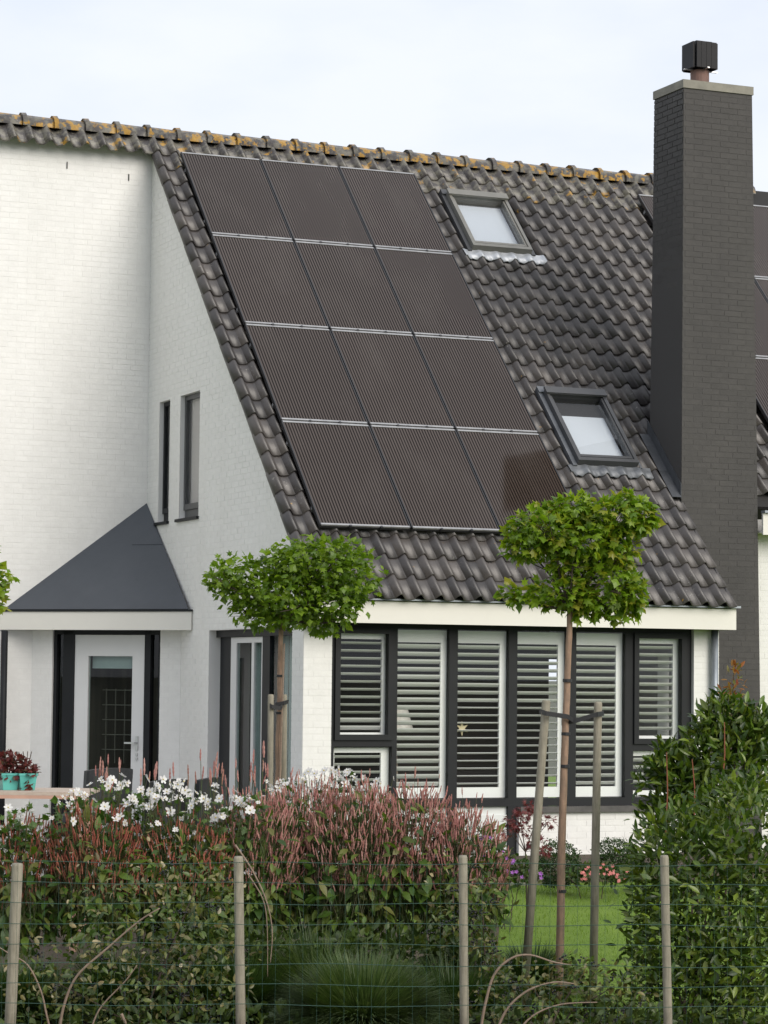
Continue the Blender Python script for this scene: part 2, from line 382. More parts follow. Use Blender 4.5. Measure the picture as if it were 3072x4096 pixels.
slab(0.0, 4.66, .02, SLOPE); slab(-6, 0, S_W-.03, SLOPE); slab(4.66, 12, S_N+.05, SLOPE)
mb.prism([(-6, YR, TZ(YR)-.05), (-6, YR+6, TZ(YR)-6.05), (12, YR+6, TZ(YR)-6.05), (12, YR, TZ(YR)-.05)], (0, 0, -.1))
roof = part('roof', mb, DECK, house)
TW, TG = .2155, .302
def tile_mesh(name, m, w=TW, drop_left=False):
    n = 12; mbt = MB(); lo, hi = -.012, TG+.03
    prof = lambda u: .036*math.cos(2*math.pi*(u-.26))+.012*math.cos(4*math.pi*(u-.26))
    top = []
    for k in range(n+1):
        u = k/n; z = prof(u); x = u*(w+.006)
        if u > .9: z += .004
        top.append((x, z))
    vs = [(x, lo, z+.019) for x, z in top]+[(x, hi, z-.006) for x, z in top]+[(x, lo+.004, z+.002) for x, z in top]
    fs = [(k, k+1, n+2+k, n+1+k) for k in range(n)]+[(2*n+2+k, 2*n+3+k, k+1, k) for k in range(n)]
    if drop_left: vs += [(0, lo, -.055), (0, hi, -.055)]; fs += [(0, n+1, len(vs)-1, len(vs)-2)]
    mbt.add(vs, fs); return mbt.mesh(name, m, True)
tileA = tile_mesh('roof_tile', TILE); tileV = tile_mesh('roof_tile', TILE, drop_left=True); tileL = tile_mesh('roof_tile', TILEL)
PX0, PS0 = .230, None
P_S = lambda s: SLOPE_P-s
SLOPE_P = (4.896-EAVE_Y)/R2       # slope coordinate of the top edge of the solar array
PH = 1.637
arr = (PX0+.04, PX0+2.97, SLOPE_P-4*PH+.06, SLOPE_P-.06)       # hidden under the panels
arr2 = (6.31+.25, 8.2, SLOPE_P-3*PH+.06, SLOPE_P-.1)
SKY = [(PX0+3.335, PX0+4.115, SLOPE_P-1.43, SLOPE_P-.335), (PX0+3.335, PX0+4.07, SLOPE_P-5.33, SLOPE_P-4.13)]
def covered(x, s):
    xm, sm = x+TW/2, s+TG/2
    for (a, b, c, d) in (arr, arr2):
        if a+.1 < xm < b-.1 and c+.1 < sm < d-.05: return True
    for (a, b, c, d) in SKY:
        if a-.02 < xm < b+.02 and c-.10 < sm < d+.02: return True
    return 4.63 < xm < 5.62 and YC+.02 < EAVE_Y+sm*R2 < 1.46
rows = int(SLOPE/TG)+1
cand = []
ncol0 = 22
for r_ in range(rows):
    s = r_*TG
    if s > SLOPE-.30: continue
    c0, c1 = (0, ncol0)
    if s >= S_W-.28: c0 = -9
    if s >= S_N-.05: c1 = 22+16
    for c in range(c0, c1):
        x = -.06+c*TW
        if covered(x, s): continue
        P = roof_pt(x+random.uniform(-.003, .003), s+random.uniform(-.005, .005), random.uniform(-.002, .003))
        M = Matrix.Translation(P) @ roofM @ Matrix.Rotation(random.uniform(-.008, .008), 4, 'Z') @ Matrix.Rotation(random.uniform(-.01, .01), 4, 'Y')
        big = 0 <= c < 22
        cand.append((0 if big else 1, (P-CAM).length, M, tileV if c == 0 and s < S_W-.28 else (tileL if s > SLOPE-1.0 else tileA)))
cand.sort(key=lambda q: (q[0], q[1]))
def join_meshes(name, items, mats_):
    V = []; F = []; MI = []; n = 0
    for M, me in items:
        co = np.empty(len(me.vertices)*3); me.vertices.foreach_get('co', co); co = co.reshape(-1, 3)
        A = np.array(M); V.append(co @ A[:3, :3].T+A[:3, 3])
        F += [tuple(i+n for i in p.vertices) for p in me.polygons]; MI += [mats_.index(me.materials[0])]*len(me.polygons); n += len(co)
    me = bpy.data.meshes.new(name); me.from_pydata(np.concatenate(V).tolist(), [], F)
    for m_ in mats_: me.materials.append(m_)
    me.polygons.foreach_set('material_index', MI); me.polygons.foreach_set('use_smooth', [True]*len(F)); me.update(); return me
for (_, _, M, me) in cand[:300]: link('roof_tile', me, roof, M)
link('tile_field', join_meshes('tile_field', [(q[2], q[3]) for q in cand[300:]], [TILE, TILEL]), roof, kind='stuff')
# ridge tiles
def ridge_mesh():
    L_ = .40; n = 8; mbr = MB(); rings = [(-.022, .168), (.03, .172), (.034, .142), (L_, .130)]; vs = []
    for (x, r) in rings:
        for k in range(n+1):
            a = math.radians(-8+196*k/n); vs.append((x, -r*math.cos(a), r*.92*math.sin(a)))
    fs = [(i*(n+1)+k, i*(n+1)+k+1, (i+1)*(n+1)+k+1, (i+1)*(n+1)+k) for i in range(3) for k in range(n)]
    fs.append(tuple(range(n+1)))
    mbr.add(vs, fs); return mbr.mesh('ridge_tile', RIDGE, True)
rm = ridge_mesh()
for k in range(-14, 22):
    x = -.05+k*.376
    link('ridge_tile', rm, roof, Matrix.Translation((x, YR, TZ(YR)-.085+random.uniform(-.006, .006))) @ Matrix.Rotation(random.uniform(-.008, .008), 4, 'Z'))
# fascia, gutter trim, soffit
fa = part('fascia', MB().box((-.05, -.291, 1.742), (4.729, -.262, 1.967)).box((4.70, -.262, 1.742), (4.729, .1, 1.967)).box((-.05, -.262, 1.742), (-.02, .0, 1.967)), CREAM, house)
part('gutter_trim', MB().box((-.06, -.335, 1.968), (4.76, -.20, 1.990)), ZINC, fa)
part('soffit', MB().box((-.019, -.261, 1.762), (4.699, .30, 1.782)), ANTH, fa)
part('verge_board', MB().prism([roof_pt(-.012, .1, -.13), roof_pt(-.012, S_W, -.13), roof_pt(-.012, S_W, -.05), roof_pt(-.012, .1, -.05)], (.03, 0, 0)), ANTH, house)
part('verge_board', MB().prism([roof_pt(4.662, .1, -.10), roof_pt(4.662, 2.2, -.10), roof_pt(4.662, 2.2, -.02), roof_pt(4.662, .1, -.02)], (.02, 0, 0)), ANTH, house)
part('eave_batten', MB().box((-.04, -.20, 1.992), (4.70, -.17, 2.03)), BLACK, house)
part('gable_wall_return', MB().box((.31, .02, 1.79), (4.69, .3, 2.2)), JOINT, house)

# ------------------------------------------------------------------ skylights
def skylight(x0, x1, s0, s1, frame_mat, fl_mat, light_glass, h0, label_):
    mbf = MB(); o = .02; t = .036
    def rbox(a, b, c, d, e, f_): mbf.box((a, c, e), (b, d, f_), Mr)
    Mr = Matrix.Translation(roof_pt(0, 0)) @ roofM
    H = .115
    rbox(x0, x0+t, s0, s1, -.03, H); rbox(x1-t, x1, s0, s1, -.03, H); rbox(x0+t, x1-t, s0, s0+t+.015, -.03, H); rbox(x0+t, x1-t, s1-t-.03, s1, -.03, H)
    sk = part('skylight', mbf, frame_mat, house, label=label_)
    mb2 = MB()
    def b2(a, b, c, d, e, f_): mb2.box((a, c, e), (b, d, f_), Mr)
    b2(x0-.055, x0-.003, s0-.02, s1+.03, -.03, .055); b2(x1+.003, x1+.055, s0-.02, s1+.03, -.03, .055); b2(x0-.05, x1+.05, s1+.003, s1+.10, -.03, .075)
    part('cover_strip', mb2, LEAD if fl_mat is LEAD else GREYF, sk)
    part('top_hood', MB().box((x0-.01, s1-.085, H+.002), (x1+.01, s1+.02, H+.03), Mr), frame_mat if fl_mat is LEADL else GREYF, sk)
    part('sash', MB().box((x0+t+.002, s0+.078, .03), (x0+t+.026, s1-.092, .10), Mr).box((x1-t-.026, s0+.078, .03), (x1-t-.002, s1-.092, .10), Mr)
         .box((x0+t+.027, s0+.078, .03), (x1-t-.027, s0+.115, .10), Mr), frame_mat, sk)
    part('pane', MB().box((x0+t+.027, s0+.116, .06), (x1-t-.027, s1-.093, .072), Mr), light_glass, sk)
    # blind and shaft behind
    part('blind', MB().box((x0+.06, s0+.06, -.02), (x1-.06, s1-(.09 if h0 == 0 else h0), -.012), Mr), BLIND, sk)
    part('inner_frame', MB().box((x0+.04, s0+.04, -.05), (x1-.04, s1-.03, -.035), Mr), DECK, sk)
    # lead apron shaped over the tiles
    n = 40; vs = []
    xa, xb = x0-.13, x1+.16
    prof = lambda x: (lambda u: .026*math.cos(2*math.pi*(u-.26))+.009*math.cos(4*math.pi*(u-.26)))(((x+.06) / TW) % 1)
    for k in range(n+1):
        x = xa+(xb-xa)*k/n; wv = .012*math.sin(k*1.9)
        for j, (s, q) in enumerate(((s0-.003, .30), (s0-.05, .8), (s0-.15+wv, 1.0))):
            vs.append(roof_pt(x, s, prof(x)*q+(.045 if j == 0 else .04)))
        vs.append(roof_pt(x, s0-.15+wv, prof(x)+.028))
    mb3 = MB().add(vs, [(4*k+j, 4*k+j+1, 4*k+5+j, 4*k+4+j) for k in range(n) for j in range(3)])
    part('lead_apron', mb3, fl_mat, sk, smooth=True)
    return sk
BLIND = mat('pale_blind', (.55, .59, .63), .7)
SKG = glassmat('skylight_glass', (.95, .955, .96), 1.5, 1.0)
BRONZ = mat('bronze_frame', (.19, .185, .165), .4, (.155, .15, .135), 6)
skylight(*SKY[0], BRONZ, LEADL, SKG, 0, 'upper skylight with pale bronze frame')
skylight(*SKY[1], GREYF, LEAD, SKG, .30, 'lower skylight with grey frame and half-drawn blind')
# chimney flashing
mb = MB()
for k in range(5):
    s = (YC-EAVE_Y)/R2+.02+k*.21
    a, b = roof_pt(4.668, s, .03), roof_pt(4.668, s+.24, .03)
    mb.prism([a, b, b+Vector((0, 0, .16)), a+Vector((0, 0, .16))], (-.006-.002*(k % 2), 0, 0))
    mb.prism([roof_pt(4.55, s, .045), roof_pt(4.665, s, .045), roof_pt(4.665, s+.215, .045), roof_pt(4.55, s+.215, .045)], (0, -.004, .004))
part('chimney_flashing', mb, mat('dark_lead_flashing', (.075, .08, .09), .5, (.05, .054, .06), 9, metal=.2), house)

# ------------------------------------------------------------------ solar panels
def panelmat():
    m = bpy.data.materials.new('brown_striped_cells'); m.use_nodes = True; nt = m.node_tree; b = nt.nodes['Principled BSDF']
    tcn = N(nt, 'ShaderNodeTexCoord'); sp = N(nt, 'ShaderNodeSeparateXYZ'); nt.links.new(tcn.outputs['Object'], sp.inputs[0])
    mu = N(nt, 'ShaderNodeMath', operation='MULTIPLY'); mu.inputs[1].default_value = 31; fr = N(nt, 'ShaderNodeMath', operation='FRACT')
    nt.links.new(sp.outputs[0], mu.inputs[0]); nt.links.new(mu.outputs[0], fr.inputs[0])
    st = ramp(nt, fr.outputs[0], [(.0, (0, 0, 0)), (.36, (0, 0, 0)), (.5, (1, 1, 1)), (.9, (1, 1, 1)), (1.0, (0, 0, 0))])
    oi = N(nt, 'ShaderNodeObjectInfo'); tone = ramp(nt, oi.outputs['Random'], [(0, (.86, .84, .82)), (1, (1.12, 1.1, 1.08))])
    bc = mixc(nt, 1, mixc(nt, st, (.009, .007, .0065), (.048, .036, .030)), tone, 'MULTIPLY')
    dust = ramp(nt, noise(nt, 2.2, 5, .65, (1, .35, .35)), [(.5, (0, 0, 0)), (.85, (.12, .12, .12))])
    nt.links.new(mixc(nt, dust, bc, (.16, .145, .13)), b.inputs['Base Color'])
    mr = N(nt, 'ShaderNodeMapRange'); mr.inputs[3].default_value = .10; mr.inputs[4].default_value = .72
    nt.links.new(st, mr.inputs[0]); nt.links.new(mr.outputs[0], b.inputs['Specular IOR Level'])
    b.inputs['Specular Tint'].default_value = (1, .86, .76, 1); b.inputs['Roughness'].default_value = .07
    return m
CELL = panelmat()
PFR = mat('black_panel_frame', (.025, .025, .027), .4)
ALU = mat('aluminium_edge', (.40, .40, .40), .42, (.30, .30, .31), 12, metal=.4)
pw, ph, g = .988, PH-.022, .006
cell_me = MB().box((.014, -ph+.026, .030), (pw-.014, -.026, .036)).mesh('cell_sheet', CELL)
fr_me = MB().box((0, -ph, 0), (.013, 0, .042)).box((pw-.013, -ph, 0), (pw, 0, .042)).box((.013, -ph, 0), (pw-.013, -ph+.012, .024)).box((.013, -.012, 0), (pw-.013, 0, .024)).mesh('frame', PFR)
es_me = MB().box((.0135, -.024, .025), (pw-.0135, -.001, .043)).mesh('edge_strip', ALU)
cl_me = MB().box((-.012, -.012, .02), (.012, .012, .052)).mesh('clamp', PFR)
rail_me = MB().box((0, -.02, -.05), (pw, .02, -.003)).mesh('mounting_rail', ALU)
rown = ['top row under the ridge', 'second row down', 'third row down', 'bottom row above the eave']
coln = ['left column at the verge', 'middle column', 'right column by the skylights']
def panel(x, s, label, group):
    M = Matrix.Translation(roof_pt(x, s, .075)) @ roofM
    t = thing('solar_panel', label, 'solar panel', M=M, group=group)
    link('cell_sheet', cell_me, t, M); link('frame', fr_me, t, M)
    link('edge_strip', es_me, t, M); link('edge_strip', es_me, t, M @ Matrix.Translation((0, -ph+.025, 0)))
    for cx in (.33, .67): link('clamp', cl_me, t, M @ Matrix.Translation((pw*cx, -ph-.011, 0)))
    link('mounting_rail', rail_me, t, M @ Matrix.Translation((0, -.3, 0))); link('mounting_rail', rail_me, t, M @ Matrix.Translation((0, -ph+.3, 0)))
for j in range(4):
    for i in range(3):
        panel(PX0+.006+i*1.0, SLOPE_P-j*PH-.011, 'brown solar panel, '+rown[j]+', '+coln[i], 'solar panels left of the skylights')
for j in range(4):
    for i in range(3):
        if i == 2 and j < 3: pass
        lab = 'solar panel '+('partly behind the chimney, ' if i == 0 else 'right of the chimney, ' if i == 1 else 'farthest right of the chimney, ')+rown[j]
        if j < 3 and i < 2 or (i == 2 and j == 0):
            panel(6.31+i*1.0, SLOPE_P-j*PH-.011, lab, 'solar panels right of the chimney')

# ------------------------------------------------------------------ front window
ZB = -.04
FY = .05
mb = MB()
def fbox(x0, x1, z0, z1, y0=FY, y1=FY+.07): mb.box((x0, y0, z0), (x1, y1, z1))
XS = dict(l=.302, a=(.978, 1.03), b=(1.598, 1.692), c=(2.265, 2.36), d=(2.93, 3.034), e=(3.605, 3.70), r=4.388)
fbox(.302, 4.388, 1.70, 1.79); fbox(.302, 4.388, -.085, -.004)
fbox(.302, .352, -.004, 1.70); fbox(4.318, 4.388, -.004, 1.70)
for k in 'abcde': fbox(XS[k][0], XS[k][1], -.004, 1.70)
fbox(.352, .978, .522, .585); fbox(3.70, 4.318, .483, .545)
fbox(2.265, 2.36, -.9, -.086); fbox(1.598, 1.692, -.9, -.086); fbox(.978, 1.03, -.9, -.086); fbox(.302, .36, -.9, -.086)
win = part('front_window', mb, ANTH, house)
# opening sashes top left / top right
def sash(x0, x1, z0, z1, t=.055):
    m_ = MB(); y0, y1 = FY-.025, FY+.055
    m_.box((x0, y0, z0), (x0+t, y1, z1)).box((x1-t, y0, z0), (x1, y1, z1)).box((x0+t, y0, z0), (x1-t, y1, z0+t)).box((x0+t, y0, z1-t), (x1-t, y1, z1))
    part('sash', m_, ANTH, win)
sash(.353, .977, .586, 1.699); sash(3.701, 4.317, .546, 1.699)
bays = [(.408, .922, .642, 1.644, 1), (1.03, 1.598, -.004, 1.70, 1), (1.692, 2.265, -.004, 1.70, 1), (2.36, 2.93, -.004, 1.70, 1), (3.034, 3.605, -.004, 1.70, 1), (3.757, 4.262, .60, 1.644, 1),
        (.352, .978, -.004, .522, 1), (3.70, 4.318, -.004, .483, 1)]
for (x0, x1, z0, z1, _) in bays:
    part('pane', MB().box((x0, FY+.035, z0), (x1, FY+.043, z1)), GLASS, win)
part('sill', MB().box((2.365, -.045, -.148), (4.40, FY, -.087)), mat('dark_sill_brick', (.06, .057, .055), .7, (.09, .085, .08), 12, bump=(30, .4, .004)), win)
LOWP = mat('white_infill_panel', (.66, .68, .67), .45, (.6, .62, .61), 2)
for (x0, x1) in ((.36, .978), (1.03, 1.598), (1.692, 2.265)):
    m_ = MB().box((x0, FY+.04, -.9), (x1, FY+.06, -.086))
    for k in range(4): m_.box((x0+.001, FY+.022, -.17-.13*k-.118), (x1-.001, FY+.039, -.17-.13*k))
    part('infill_panel', m_, LOWP, win)
# shutters: frame + slats
slat_r = random.Random(3)
def shutter(x0, x1, z0, z1, tilt, stile_l, stile_r, top, bot):
    y0 = .128; m_ = MB()
    m_.box((x0, y0, z0), (x0+stile_l, y0+.03, z1)).box((x1-stile_r, y0, z0), (x1, y0+.03, z1))
    m_.box((x0+stile_l, y0, z1-top), (x1-stile_r, y0+.03, z1)).box((x0+stile_l, y0, z0), (x1-stile_r, y0+.03, z0+bot))
    sh = part('shutter', m_, SHUT, house)
    a, b = x0+stile_l+.002, x1-stile_r-.002; z = z1-top-.04; me = None
    hw_, th = .0385, .0075
    ov = [(-hw_, 0), (-hw_*.6, th*.8), (0, th), (hw_*.6, th*.8), (hw_, 0), (hw_*.6, -th*.8), (0, -th), (-hw_*.6, -th*.8)]
    me = MB().prism([(0, y_, z_) for y_, z_ in ov], (b-a, 0, 0)).mesh('slat', SHUT)
    while z > z0+bot+.02:
        tl = tilt if not callable(tilt) else tilt(z)
        link('slat', me, sh, Matrix.Translation((a, y0+.015, z)) @ Matrix.Rotation(-math.radians(tl+slat_r.uniform(-2, 2)), 4, 'X'))
        z -= .0767
    return sh
shutter(.36, .975, .60, 1.69, lambda z: 20 if z > .85 else 36, .05, .085, .10, .06)
shutter(1.02, 1.66, .002, 1.69, 37, .03, .125, .125, .105)
shutter(1.68, 2.32, .002, 1.69, lambda z: 31 if z > .95 else 8, .03, .125, .125, .105)
shutter(2.35, 2.985, .002, 1.69, lambda z: 27 if z > .95 else 11, .03, .125, .125, .105)
shutter(3.02, 3.66, .002, 1.69, 31, .03, .125, .125, .105)
shutter(3.71, 4.31, .57, 1.69, 27, .05, .10, .10, .06)
shutter(.36, .975, .002, .51, 22, .03, .085, .05, .06)
shutter(3.71, 4.31, .002, .47, 33, .03, .085, .05, .06)
# room behind
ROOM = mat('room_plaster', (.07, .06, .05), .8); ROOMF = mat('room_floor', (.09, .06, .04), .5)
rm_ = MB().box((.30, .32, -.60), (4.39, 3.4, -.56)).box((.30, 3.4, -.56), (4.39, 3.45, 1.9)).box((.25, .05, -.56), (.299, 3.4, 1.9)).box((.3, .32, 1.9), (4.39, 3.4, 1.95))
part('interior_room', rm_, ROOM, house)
part('window_board', MB().box((.31, .18, -.06), (4.38, .40, -.02)), SHUT, house)
lamp = thing('table_lamp', 'white drum-shaded table lamp behind the louvred shutters', 'lamp', (1.28, .62, -.55))
part('lamp_shade', MB().lathe([(.13, .72), (.19, .50), (.185, .50), (.125, .72)], (1.25, .62, .18), 20), mat('lamp_shade', (.78, .76, .70), .7), lamp)
part('lamp_base', MB().lathe([(0, 0), (.09, 0), (.09, .02), (.02, .05), (.05, .5), (.03, .9), (.012, 1.3), (0, 1.3)], (1.25, .62, -.55), 14), mat('lamp_ceramic', (.35, .30, .24), .4), lamp)
st = MB(); cs = Vector((1.80, .17, .70)); poly = []
for k in range(12):
    a = math.pi/2+k*math.pi/6; r = .075 if k % 2 == 0 else .03; poly.append(cs+Vector((r*math.cos(a), 0, r*math.sin(a))))
solo('window_star', st.prism(poly, (0, .012, 0)), mat('straw_star', (.55, .48, .30), .8), 'straw star ornament hanging in front of the louvred shutter', 'star ornament')
# downpipe on the right pier
dp = part('downpipe', MB().tube([(4.605, -.06, 1.742), (4.605, -.06, -.8)], .038, 14), ZINC, house, smooth=True)
for z in (1.02, -.2): part('pipe_bracket', MB().tube([(4.605, -.06, z-.015), (4.605, -.06, z+.015)], .046, 14).box((4.55, -.03, z-.01), (4.66, -.012, z+.01)), LEAD, dp)

# ------------------------------------------------------------------ gable openings
def gbox(m_, y0, y1, z0, z1, x0=.10, x1=.16): m_.box((x0, y0, z0), (x1, y1, z1)); return m_
for (y0, y1, z0, z1), t in ((G_H[1], .055), (G_H[2], .05)):
    m_ = MB(); gbox = lambda m_, a, b, c, d, x0=.05, x1=.10: m_.box((x0, a, c), (x1, b, d)) or m_
    gbox(m_, y0+.002, y0+t, z0+.1, z1-.002); gbox(m_, y1-t, y1-.002, z0+.1, z1-.002); gbox(m_, y0+t, y1-t, z0+.1, z0+.1+t+.01); gbox(m_, y0+t, y1-t, z1-t, z1-.002)
    gbox(m_, y0+.002, y1-.002, z0+.01, z0+.098, .07, .13)
    sw = part('gable_window', m_, GREYF if y0 < 4 else ANTH, house)
    part('pane', gbox(MB(), y0+t, y1-t, z0+.11+t, z1-t, .07, .078), GLASS, sw)
    part('sill', MB().box((-.035, y0-.02, z0-.035), (.12, y1+.06, z0-.003)), ANTH, sw)
    ym = y0+(y1-y0)*.48
    part('curtain', MB().box((.115, ym, z0+.1), (.125, y1-.02, z1)), mat('beige_curtain', (.44, .41, .40), .9), sw)
    part('curtain', MB().box((.130, y0+.02, z0+.1), (.140, ym+.03, z1)), mat('pale_net_curtain', (.62, .64, .65), .9), sw)
    part('room_back', MB().box((.6, y0-.5, z0-.2), (.62, y1+.9, z1+.3)), mat('upstairs_room', (.5, .52, .52), .9), sw)
# french door
def gbox(m_, y0, y1, z0, z1, x0=.10, x1=.16): m_.box((x0, y0, z0), (x1, y1, z1)); return m_
y0, y1, z0, z1 = G_H[0]
m_ = MB()
gbox(m_, y0+.002, y0+.03, z0, z1-.03, .10, .17); gbox(m_, y1-.40, y1-.002, z0, z1-.03, .13, .19); gbox(m_, 1.22, 1.44, z0, z1-.03, .10, .17); gbox(m_, y0+.002, y1-.002, z1-.075, z1-.002, .08, .17)
fd = part('french_door', m_, ANTH, house)
m_ = MB()
for (a, b) in ((1.441, 2.445),):
    gbox(m_, a, a+.05, z0+.1, z1-.08, .11, .15); gbox(m_, b-.18, b, z0+.1, z1-.08, .11, .15); gbox(m_, a+.05, b-.18, z1-.14, z1-.08, .11, .15); gbox(m_, 1.72, 1.80, z0+.1, z1-.14, .111, .149)
part('sash', m_, DOORW, fd)
part('pane', gbox(MB(), 1.49, 2.265, z0+.05, z1-.14, .125, .132), GLASSD, fd); part('pane', gbox(MB(), .34, 1.22, z0+.05, z1-.08, .125, .132), GLASSD, fd)
CURT = mat('pale_curtain', (.50, .54, .54), .9, (.42, .46, .46), 3)
def curtain(ya, yb, x=.24):
    n = 44; vs = []
    for k in range(n+1):
        y = ya+(yb-ya)*k/n; xx = x+.022*math.sin(k*.95)+.01*math.sin(k*.37+1); vs += [(xx, y, z0), (xx, y, z1)]
    part('curtain', MB().add(vs, [(2*k, 2*k+2, 2*k+3, 2*k+1) for k in range(n)]), CURT, fd, smooth=True)
curtain(.33, 1.22); curtain(1.46, 2.02)
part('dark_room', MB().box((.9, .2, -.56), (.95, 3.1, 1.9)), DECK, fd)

# ------------------------------------------------------------------ corner porch (its front runs diagonally)
porch = thing('porch', 'corner entrance porch with slate-grey lean-to roof and cream fascia', 'porch', (-.6, 4.6, -.6))
ud = Vector((-R2, R2, 0)); nd = Vector((-R2, -R2, 0))       # along the porch front (leftwards) / outward
def pd(c, t, z): return Vector((0, c, z))+ud*t                # plane x + y = c
A = Vector((0, 5.148, 3.22))-Vector((.003, 0, 0)); B = Vector((-.045, 3.44, 1.945)); Cc = Vector((-1.69, 5.147, 1.945))
nrm = (B-A).cross(Cc-A).normalized(); nrm = nrm if nrm.z > 0 else -nrm
part('porch_roof', MB().prism([A, B, Cc], -nrm*.03), SLATE, porch)
m_ = MB(); q0, q1 = A.lerp(B, .40)+nrm*.002, A.lerp(Cc, .22)+nrm*.002
q1 = A.lerp(B, .40).lerp(A.lerp(Cc, .40), .42)+nrm*.002
m_.prism([q0, q1, q1+(B-A).normalized()*.012, q0+(B-A).normalized()*.012], nrm*.004)
part('roof_seam', m_, SLATE, porch)
Mp = Matrix(((ud.x, nd.x, 0, 0), (ud.y, nd.y, 0, 0), (0, 0, 1, 0), (0, 0, 0, 1)))
def pbox(m_, c, t0, t1, z0, z1, d0, d1):            # d0..d1 along outward normal from plane x+y=c
    return m_.box((t0, d0, z0), (t1, d1, z1), Matrix.Translation((0, c, 0)) @ Mp)
part('fascia', pbox(MB(), 3.38, .03, 2.46, 1.71, 1.915, -.03, 0), CREAM, porch)
part('roof_edge', pbox(MB(), 3.38, .025, 2.44, 1.917, 1.94, -.06, .015), ANTH, porch)
part('soffit', MB().prism([(-.003, 3.45, 1.725), (-1.69, 5.147, 1.725), (-.003, 5.147, 1.725)], (0, 0, .02)), WHITE, porch)
# porch wall with door opening
pw_ = part('porch_wall', pbox(pbox(MB(), 3.80, .004, .262, -.9, 1.72, -.2, 0), 3.80, 1.64, 1.905, -.9, 1.72, -.2, 0), JOINT, porch)
bw = brickwork(pw_, Vector((0, 3.80, 0))+ud*1.905, -ud, nd, (-.85, 1.715), lambda z: (0, 1.90), [(.265, 1.643, -2, 2)], seed=31)
part('brickwork', bw, WHITE, pw_, kind='stuff')
fr_ = MB()
for (a, b) in ((.262, .30), (.40, .475), (1.375, 1.52), (1.60, 1.64)): pbox(fr_, 3.80, a, b, -.62, 1.72, -.12, -.03)
pbox(fr_, 3.80, .30, 1.60, 1.665, 1.72, -.12, -.03)
dfm = part('door_frame', fr_, ANTH, porch)
for (a, b) in ((.30, .40), (1.52, 1.60)): part('pane', pbox(MB(), 3.80, a, b, -.6, 1.66, -.085, -.077), GLASSD, dfm)
dl = MB(); pbox(dl, 3.80, .478, .635, -.6, 1.66, -.10, -.045); pbox(dl, 3.80, 1.198, 1.372, -.6, 1.66, -.10, -.045)
pbox(dl, 3.80, .635, 1.198, 1.42, 1.66, -.10, -.045); pbox(dl, 3.80, .635, 1.198, -.6, -.45, -.10, -.045)
door = part('door', dl, DOORW, porch)
part('pane', pbox(MB(), 3.80, .635, 1.198, -.45, 1.42, -.08, -.072), GLASSD, door)
hd = MB(); pbox(hd, 3.80, .545, .575, .36, .52, -.045, -.03); pbox(hd, 3.80, .56, .69, .435, .455, .005, .022); pbox(hd, 3.80, .553, .572, .435, .455, -.03, .005)
for z in (.25, .30): pbox(hd, 3.80, .548, .575, z, z+.03, -.045, -.032)
part('handle', hd, STEEL, door)
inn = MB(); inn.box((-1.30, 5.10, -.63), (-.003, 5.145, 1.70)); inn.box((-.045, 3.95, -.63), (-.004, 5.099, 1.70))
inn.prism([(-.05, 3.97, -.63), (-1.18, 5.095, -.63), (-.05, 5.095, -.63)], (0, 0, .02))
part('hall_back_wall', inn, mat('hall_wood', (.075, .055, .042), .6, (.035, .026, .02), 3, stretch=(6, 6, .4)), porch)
cab = MB()
for k in range(5): pbox(cab, 3.80, .66, 1.20, .35+k*.17, .36+k*.17, -.42, -.40)
for k in range(5): pbox(cab, 3.80, .68+k*.12, .688+k*.12, .2, 1.05, -.44, -.421)
part('hall_rack', cab, mat('rack_wood', (.22, .19, .16), .7), porch)
part('roller_blind', pbox(MB(), 3.80, .65, 1.19, 1.28, 1.42, -.14, -.13), CURT, porch)
part('hall_picture', pbox(pbox(MB(), 3.80, .30, .40, .5, .95, -.25, -.24), 3.80, .31, .39, .1, .4, -.23, -.22), mat('red_print', (.35, .05, .03), .7), porch)
part('downpipe', MB().tube([(-1.715, 4.99, 1.7), (-1.715, 4.99, -.8)], .04, 12), ANTH, porch, smooth=True)
# vents in the tall wall
for (x, z) in ((-1.04, 7.13), (-.29, 7.05)):
    part('wall_slot', MB().box((x-.005, YW-.012, z-.04), (x+.005, YW-.007, z+.04)), DECK, house)

# ================================================================== GARDEN
# ------------------------------------------------------------------ leaf tools
def tpl_leaf(w=.4, fold=.10, curl=.12, pts=(.22, .5, .78), ws=(.75, 1, .62)):
    v = [(0, 0, 0)]; f = []
    for t, q in zip(pts, ws):
        z = -curl*t*t; v += [(-w/2*q, t, z+fold*q*w), (0, t, z), (w/2*q, t, z+fold*q*w)]
    v.append((0, 1, -curl)); f = [(0, 2, 1), (0, 3, 2)]
    for k in range(len(pts)-1):
        a = 1+3*k; f += [(a, a+1, a+4, a+3), (a+1, a+2, a+5, a+4)]
    a = 1+3*(len(pts)-1); n = len(v)-1; f += [(a, a+1, n), (a+1, a+2, n)]
    return np.array(v, float), f
def tpl_lobed(lobes=5, depth_=.5, droop=.15):
    v = [(0, 0, 0), (0, .45, .03)]; m = lobes*2+1
    for k in range(m):
        a = math.radians(-140+280*k/(m-1)); r = (.55+.1*math.cos(a)) if k % 2 else .55*(1-depth_)+.05
        x, y = r*math.sin(a)*.95, .45+r*math.cos(a); v.append((x, y, -droop*(x*x+(y-.4)**2)))
    f = [(1, 2+k+1, 2+k) for k in range(m-1)]+[(0, 1, 2), (0, m+1, 1)]
    return np.array(v, float), f
def unit(a): return a/np.maximum(np.linalg.norm(a, axis=1, keepdims=True), 1e-9)
def bases(D, Nn):
    y = unit(D); x = unit(np.cross(y, Nn)); z = np.cross(x, y); return x, y, z
